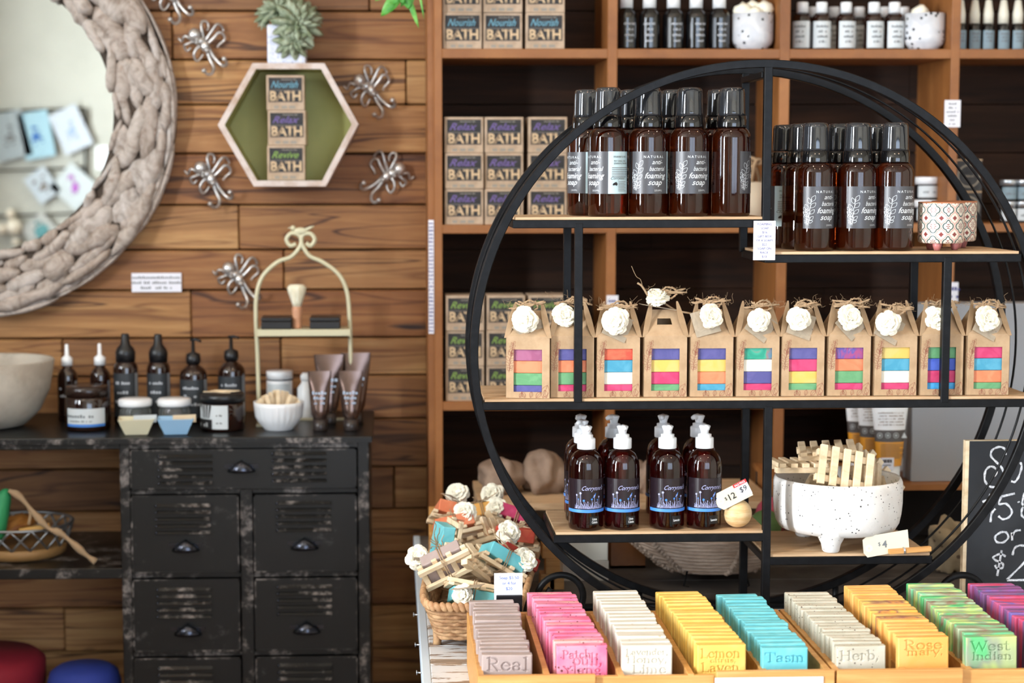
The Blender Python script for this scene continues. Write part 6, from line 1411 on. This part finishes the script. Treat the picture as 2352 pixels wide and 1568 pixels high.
# ---- sunscreen tubes
def suntube(px, Y, lbl, w_=.068, H=.158):
    t = thing('sunscreen_tube', lbl, 'tube', (P(px, 1080, Y).x, Y, ZQ), 0, 'orange and white sunscreen tubes'); capr = .0195; ch = .031
    MB().lathe([(capr * .94, 0), (capr, .002), (capr, ch)], 32).build('cap', M['glassy_white'], t)
    m = MB(); n = 32; zs_ = [ch, .045, .06, .0735, .076, .084, .0945, .0955, .11, .125, .14, .152, H]; prev = None
    for i, z in enumerate(zs_):
        e = min(1, (z - ch) / (H - ch) / .94); rx = capr * 1.1 + (w_ / 2 - capr * 1.1) * e; ry = .019 * (1 - e) ** .75 + .0009
        cur = [(rx * math.sin(2 * PI * k / n), -ry * math.cos(2 * PI * k / n), z) for k in range(n)]
        if prev: m.add(prev + cur, [(k, (k + 1) % n, n + (k + 1) % n, n + k) for k in range(n)], 0 if z <= .0737 else (1 if z <= .0947 else 2), True)
        prev = cur
    m.add(prev, [tuple(range(n))], 2); o = m.build('tube', [M['sunor'], M['sungrey'], M['glassy_white']], t)
    yy = lambda v: -(.019 * max(0, 1 - (v - ch) / (H - ch) / .94) ** .75 + .0015); fn = lambda u, v: (u, yy(v), v); m = MB()
    for k in range(4):
        c0 = -.021 + .0145 * k
        if k < 3: v, f = ribbon([(c0 + .0045 * math.cos(2 * PI * i / 18), .0855 + .0045 * math.sin(2 * PI * i / 18)) for i in range(19)], .0008); m.flat2(v, f, fn, 0); m.flat2([(c0 + .0026 * math.cos(2 * PI * i / 10 + .3) * (1 - .45 * (i % 2)), .0855 + .0026 * math.sin(2 * PI * i / 10 + .3) * (1 - .45 * (i % 2))) for i in range(10)], [tuple(range(10))], fn, 0)
        else: m.flat2([(c0 - .005, .081), (c0 + .005, .081), (c0, .091)], [(0, 1, 2)], fn, 0)
    for k in range(9): put_rect(m, -.020, .020 - .006 * (k % 3 == 2), .0695 - .0030 * k, .0706 - .0030 * k, fn, 1, 4)
    for k in range(5): put_text(m, ('~Apply liberally before exposure', '~to sun and reapply often after', '~swimming or towelling dry', '~Avoid prolonged exposure', '~wear protective clothing')[k], .0034, fn, 0, .124 - .0052 * k, 1, fit=.046 - .004 * (k % 2))
    m.build('printing', [M['wlabel'], mat('brown_small_print', (120, 96, 74), .7)], t)
    m = MB(); put_rect(m, -.020, .003, .026, .047, lambda u, v: (u, -.0212, v), 0)
    for k in range(9): put_rect(m, -.017 + .0018 * k, -.0162 + .0018 * k + .0005 * (k % 3), .038, .044, lambda u, v: (u, -.0215, v), 1)
    put_rect(m, -.017, -.002, .033, .0345, lambda u, v: (u, -.0215, v), 1); m.build('barcode_sticker', [M['paint'], M['inkblack']], t)
M['sunor'] = mat('sunscreen_orange', (232, 160, 48), .4); M['sungrey'] = mat('sunscreen_grey', (88, 82, 80), .5)
suntube(2041, 3.03, 'orange, grey and white sunscreen tube, the front one beside the grey box'); suntube(2006, 3.085, 'orange, grey and white sunscreen tube just behind the front one'); suntube(1978, 3.14, 'orange, grey and white sunscreen tube farthest left of the cluster'); suntube(2080, 3.15, 'orange, grey and white sunscreen tube mostly hidden by the grey box')
xa, xb = P(2092, 1100, 3.03).x, P(2440, 1100, 3.03).x; zg = P(2200, 697, 3.03).z
o = MB().box(-(xb - xa) / 2, (xb - xa) / 2, 0, .05, 0, zg - ZQ).build('grey_box', mat('grey_card', (150, 152, 156), .55), None, ((xa + xb) / 2, 3.03, ZQ), bev=.001); tag(o, 'tall plain grey box standing behind the right side of the ring', 'box')
# ---- floral pouch and chalkboard
q = P(2182, 1250, 2.9); m = MB(); m.ico((0, 0, 0), 1, 0, 4, (.034, .025, .045), .55, 3, 2)
for v in m.v: v.z = max(v.z, -.042)
o = m.build('fabric_pouch', speck('floral_cloth', (168, 150, 122), (150, 134, 108), (96, 78, 62), 60, .2, 20, .85), None, (q.x, 2.9, TZ + .043)); tag(o, 'beige patterned cloth pouch in the dark behind the chalkboard edge', 'pouch')
Yk = 2.572; a = P(2228, 1012, Yk); b = P(2228, 1400, Yk)
t = thing('chalkboard', 'black chalkboard price sign with white handwriting at the right edge', 'sign', (a.x, Yk, TZ)); hb = a.z - TZ
MB().box(-.006, .27, .0005, .012, 0, hb).build('panel', M['palewood'], t)
M['slateb'] = two('chalk_black', (32, 34, 38), (42, 44, 48), 6, rough=.8); MB().box(-.0005, .2695, -.0004, .0006, .0005, hb - .0005).build('writing_surface', M['slateb'], t)
CH = [[(925, 300), (915, 250), (870, 235), (815, 260), (805, 310), (850, 360), (895, 410), (905, 480), (870, 550), (800, 560), (755, 510), (760, 430), (800, 395), (840, 410), (850, 450), (820, 480)], [(1045, 360), (1055, 400), (1030, 480), (1000, 520), (970, 515)],
      [(735, 685), (765, 670), (770, 690), (800, 620)], [(1000, 615), (890, 640)], [(890, 640), (870, 700), (930, 700), (975, 760), (950, 810), (900, 825), (865, 800)], [(1028, 680), (1032, 690)], [(1080, 610), (1060, 690), (1080, 730)], [(800, 850), (810, 780), (840, 740)], [(1090, 700), (1060, 740), (1055, 790), (1080, 820)],
      [(890, 930), (840, 965), (850, 1010), (905, 1015), (945, 975), (930, 935), (890, 930)], [(978, 1000), (975, 935)], [(978, 960), (1005, 922), (1048, 915)], [(925, 1130), (880, 1110), (825, 1135), (840, 1160), (900, 1190), (895, 1225), (850, 1225), (838, 1200)], [(892, 1080), (855, 1290)],
      [(980, 1120), (1000, 1060), (1050, 1040), (1100, 1060), (1100, 1130), (1076, 1180), (935, 1320)], [(935, 1325), (1130, 1322)], [(1200, 1050), (1160, 1180), (1200, 1320), (1260, 1180), (1200, 1050)], [(1200, 360), (1140, 420), (1200, 520), (1240, 420), (1200, 360)]]
m = MB()
for s_ in CH:
    pts = [P(2050 + x / 3.563, 960 + y / 3.563, Yk) for x, y in s_]; pts = [(v.x - a.x, v.z - TZ) for v in pts]
    if len(pts) > 2: pts = [(v.x, v.y) for v in catmull([(x, y, 0) for x, y in pts], 6)]
    v, f = ribbon(pts, [.0030 + .0006 * math.sin(i * 1.1) for i in range(len(pts))]); m.flat2(v, f, front(0, 0, -.0008), 0)
m.build('chalk_writing', speck('white_chalk', (222, 224, 228), (170, 172, 178), None, 60, 0, 260, .9), t)
# ceiling fittings of the shop
for i, (lx, ly) in enumerate(LAMPS):
    t = thing('ceiling_spotlight', 'round warm ceiling spotlight above the shop, %s' % ('front left', 'front centre', 'front right', 'rear left', 'rear centre', 'rear right')[i], 'light', (lx, ly, HT), 0, 'ceiling spotlights')
    MB().lathe([(.045, -.03), (.055, -.03), (.055, 0), (.045, 0)], 24, caps=False).build('housing', M['glassy_white'], t); MB().lathe([(.044, -.012), (0, -.012)], 24).build('bulb', mat('warm_bulb', (255, 214, 160), .4, emit=6), t)
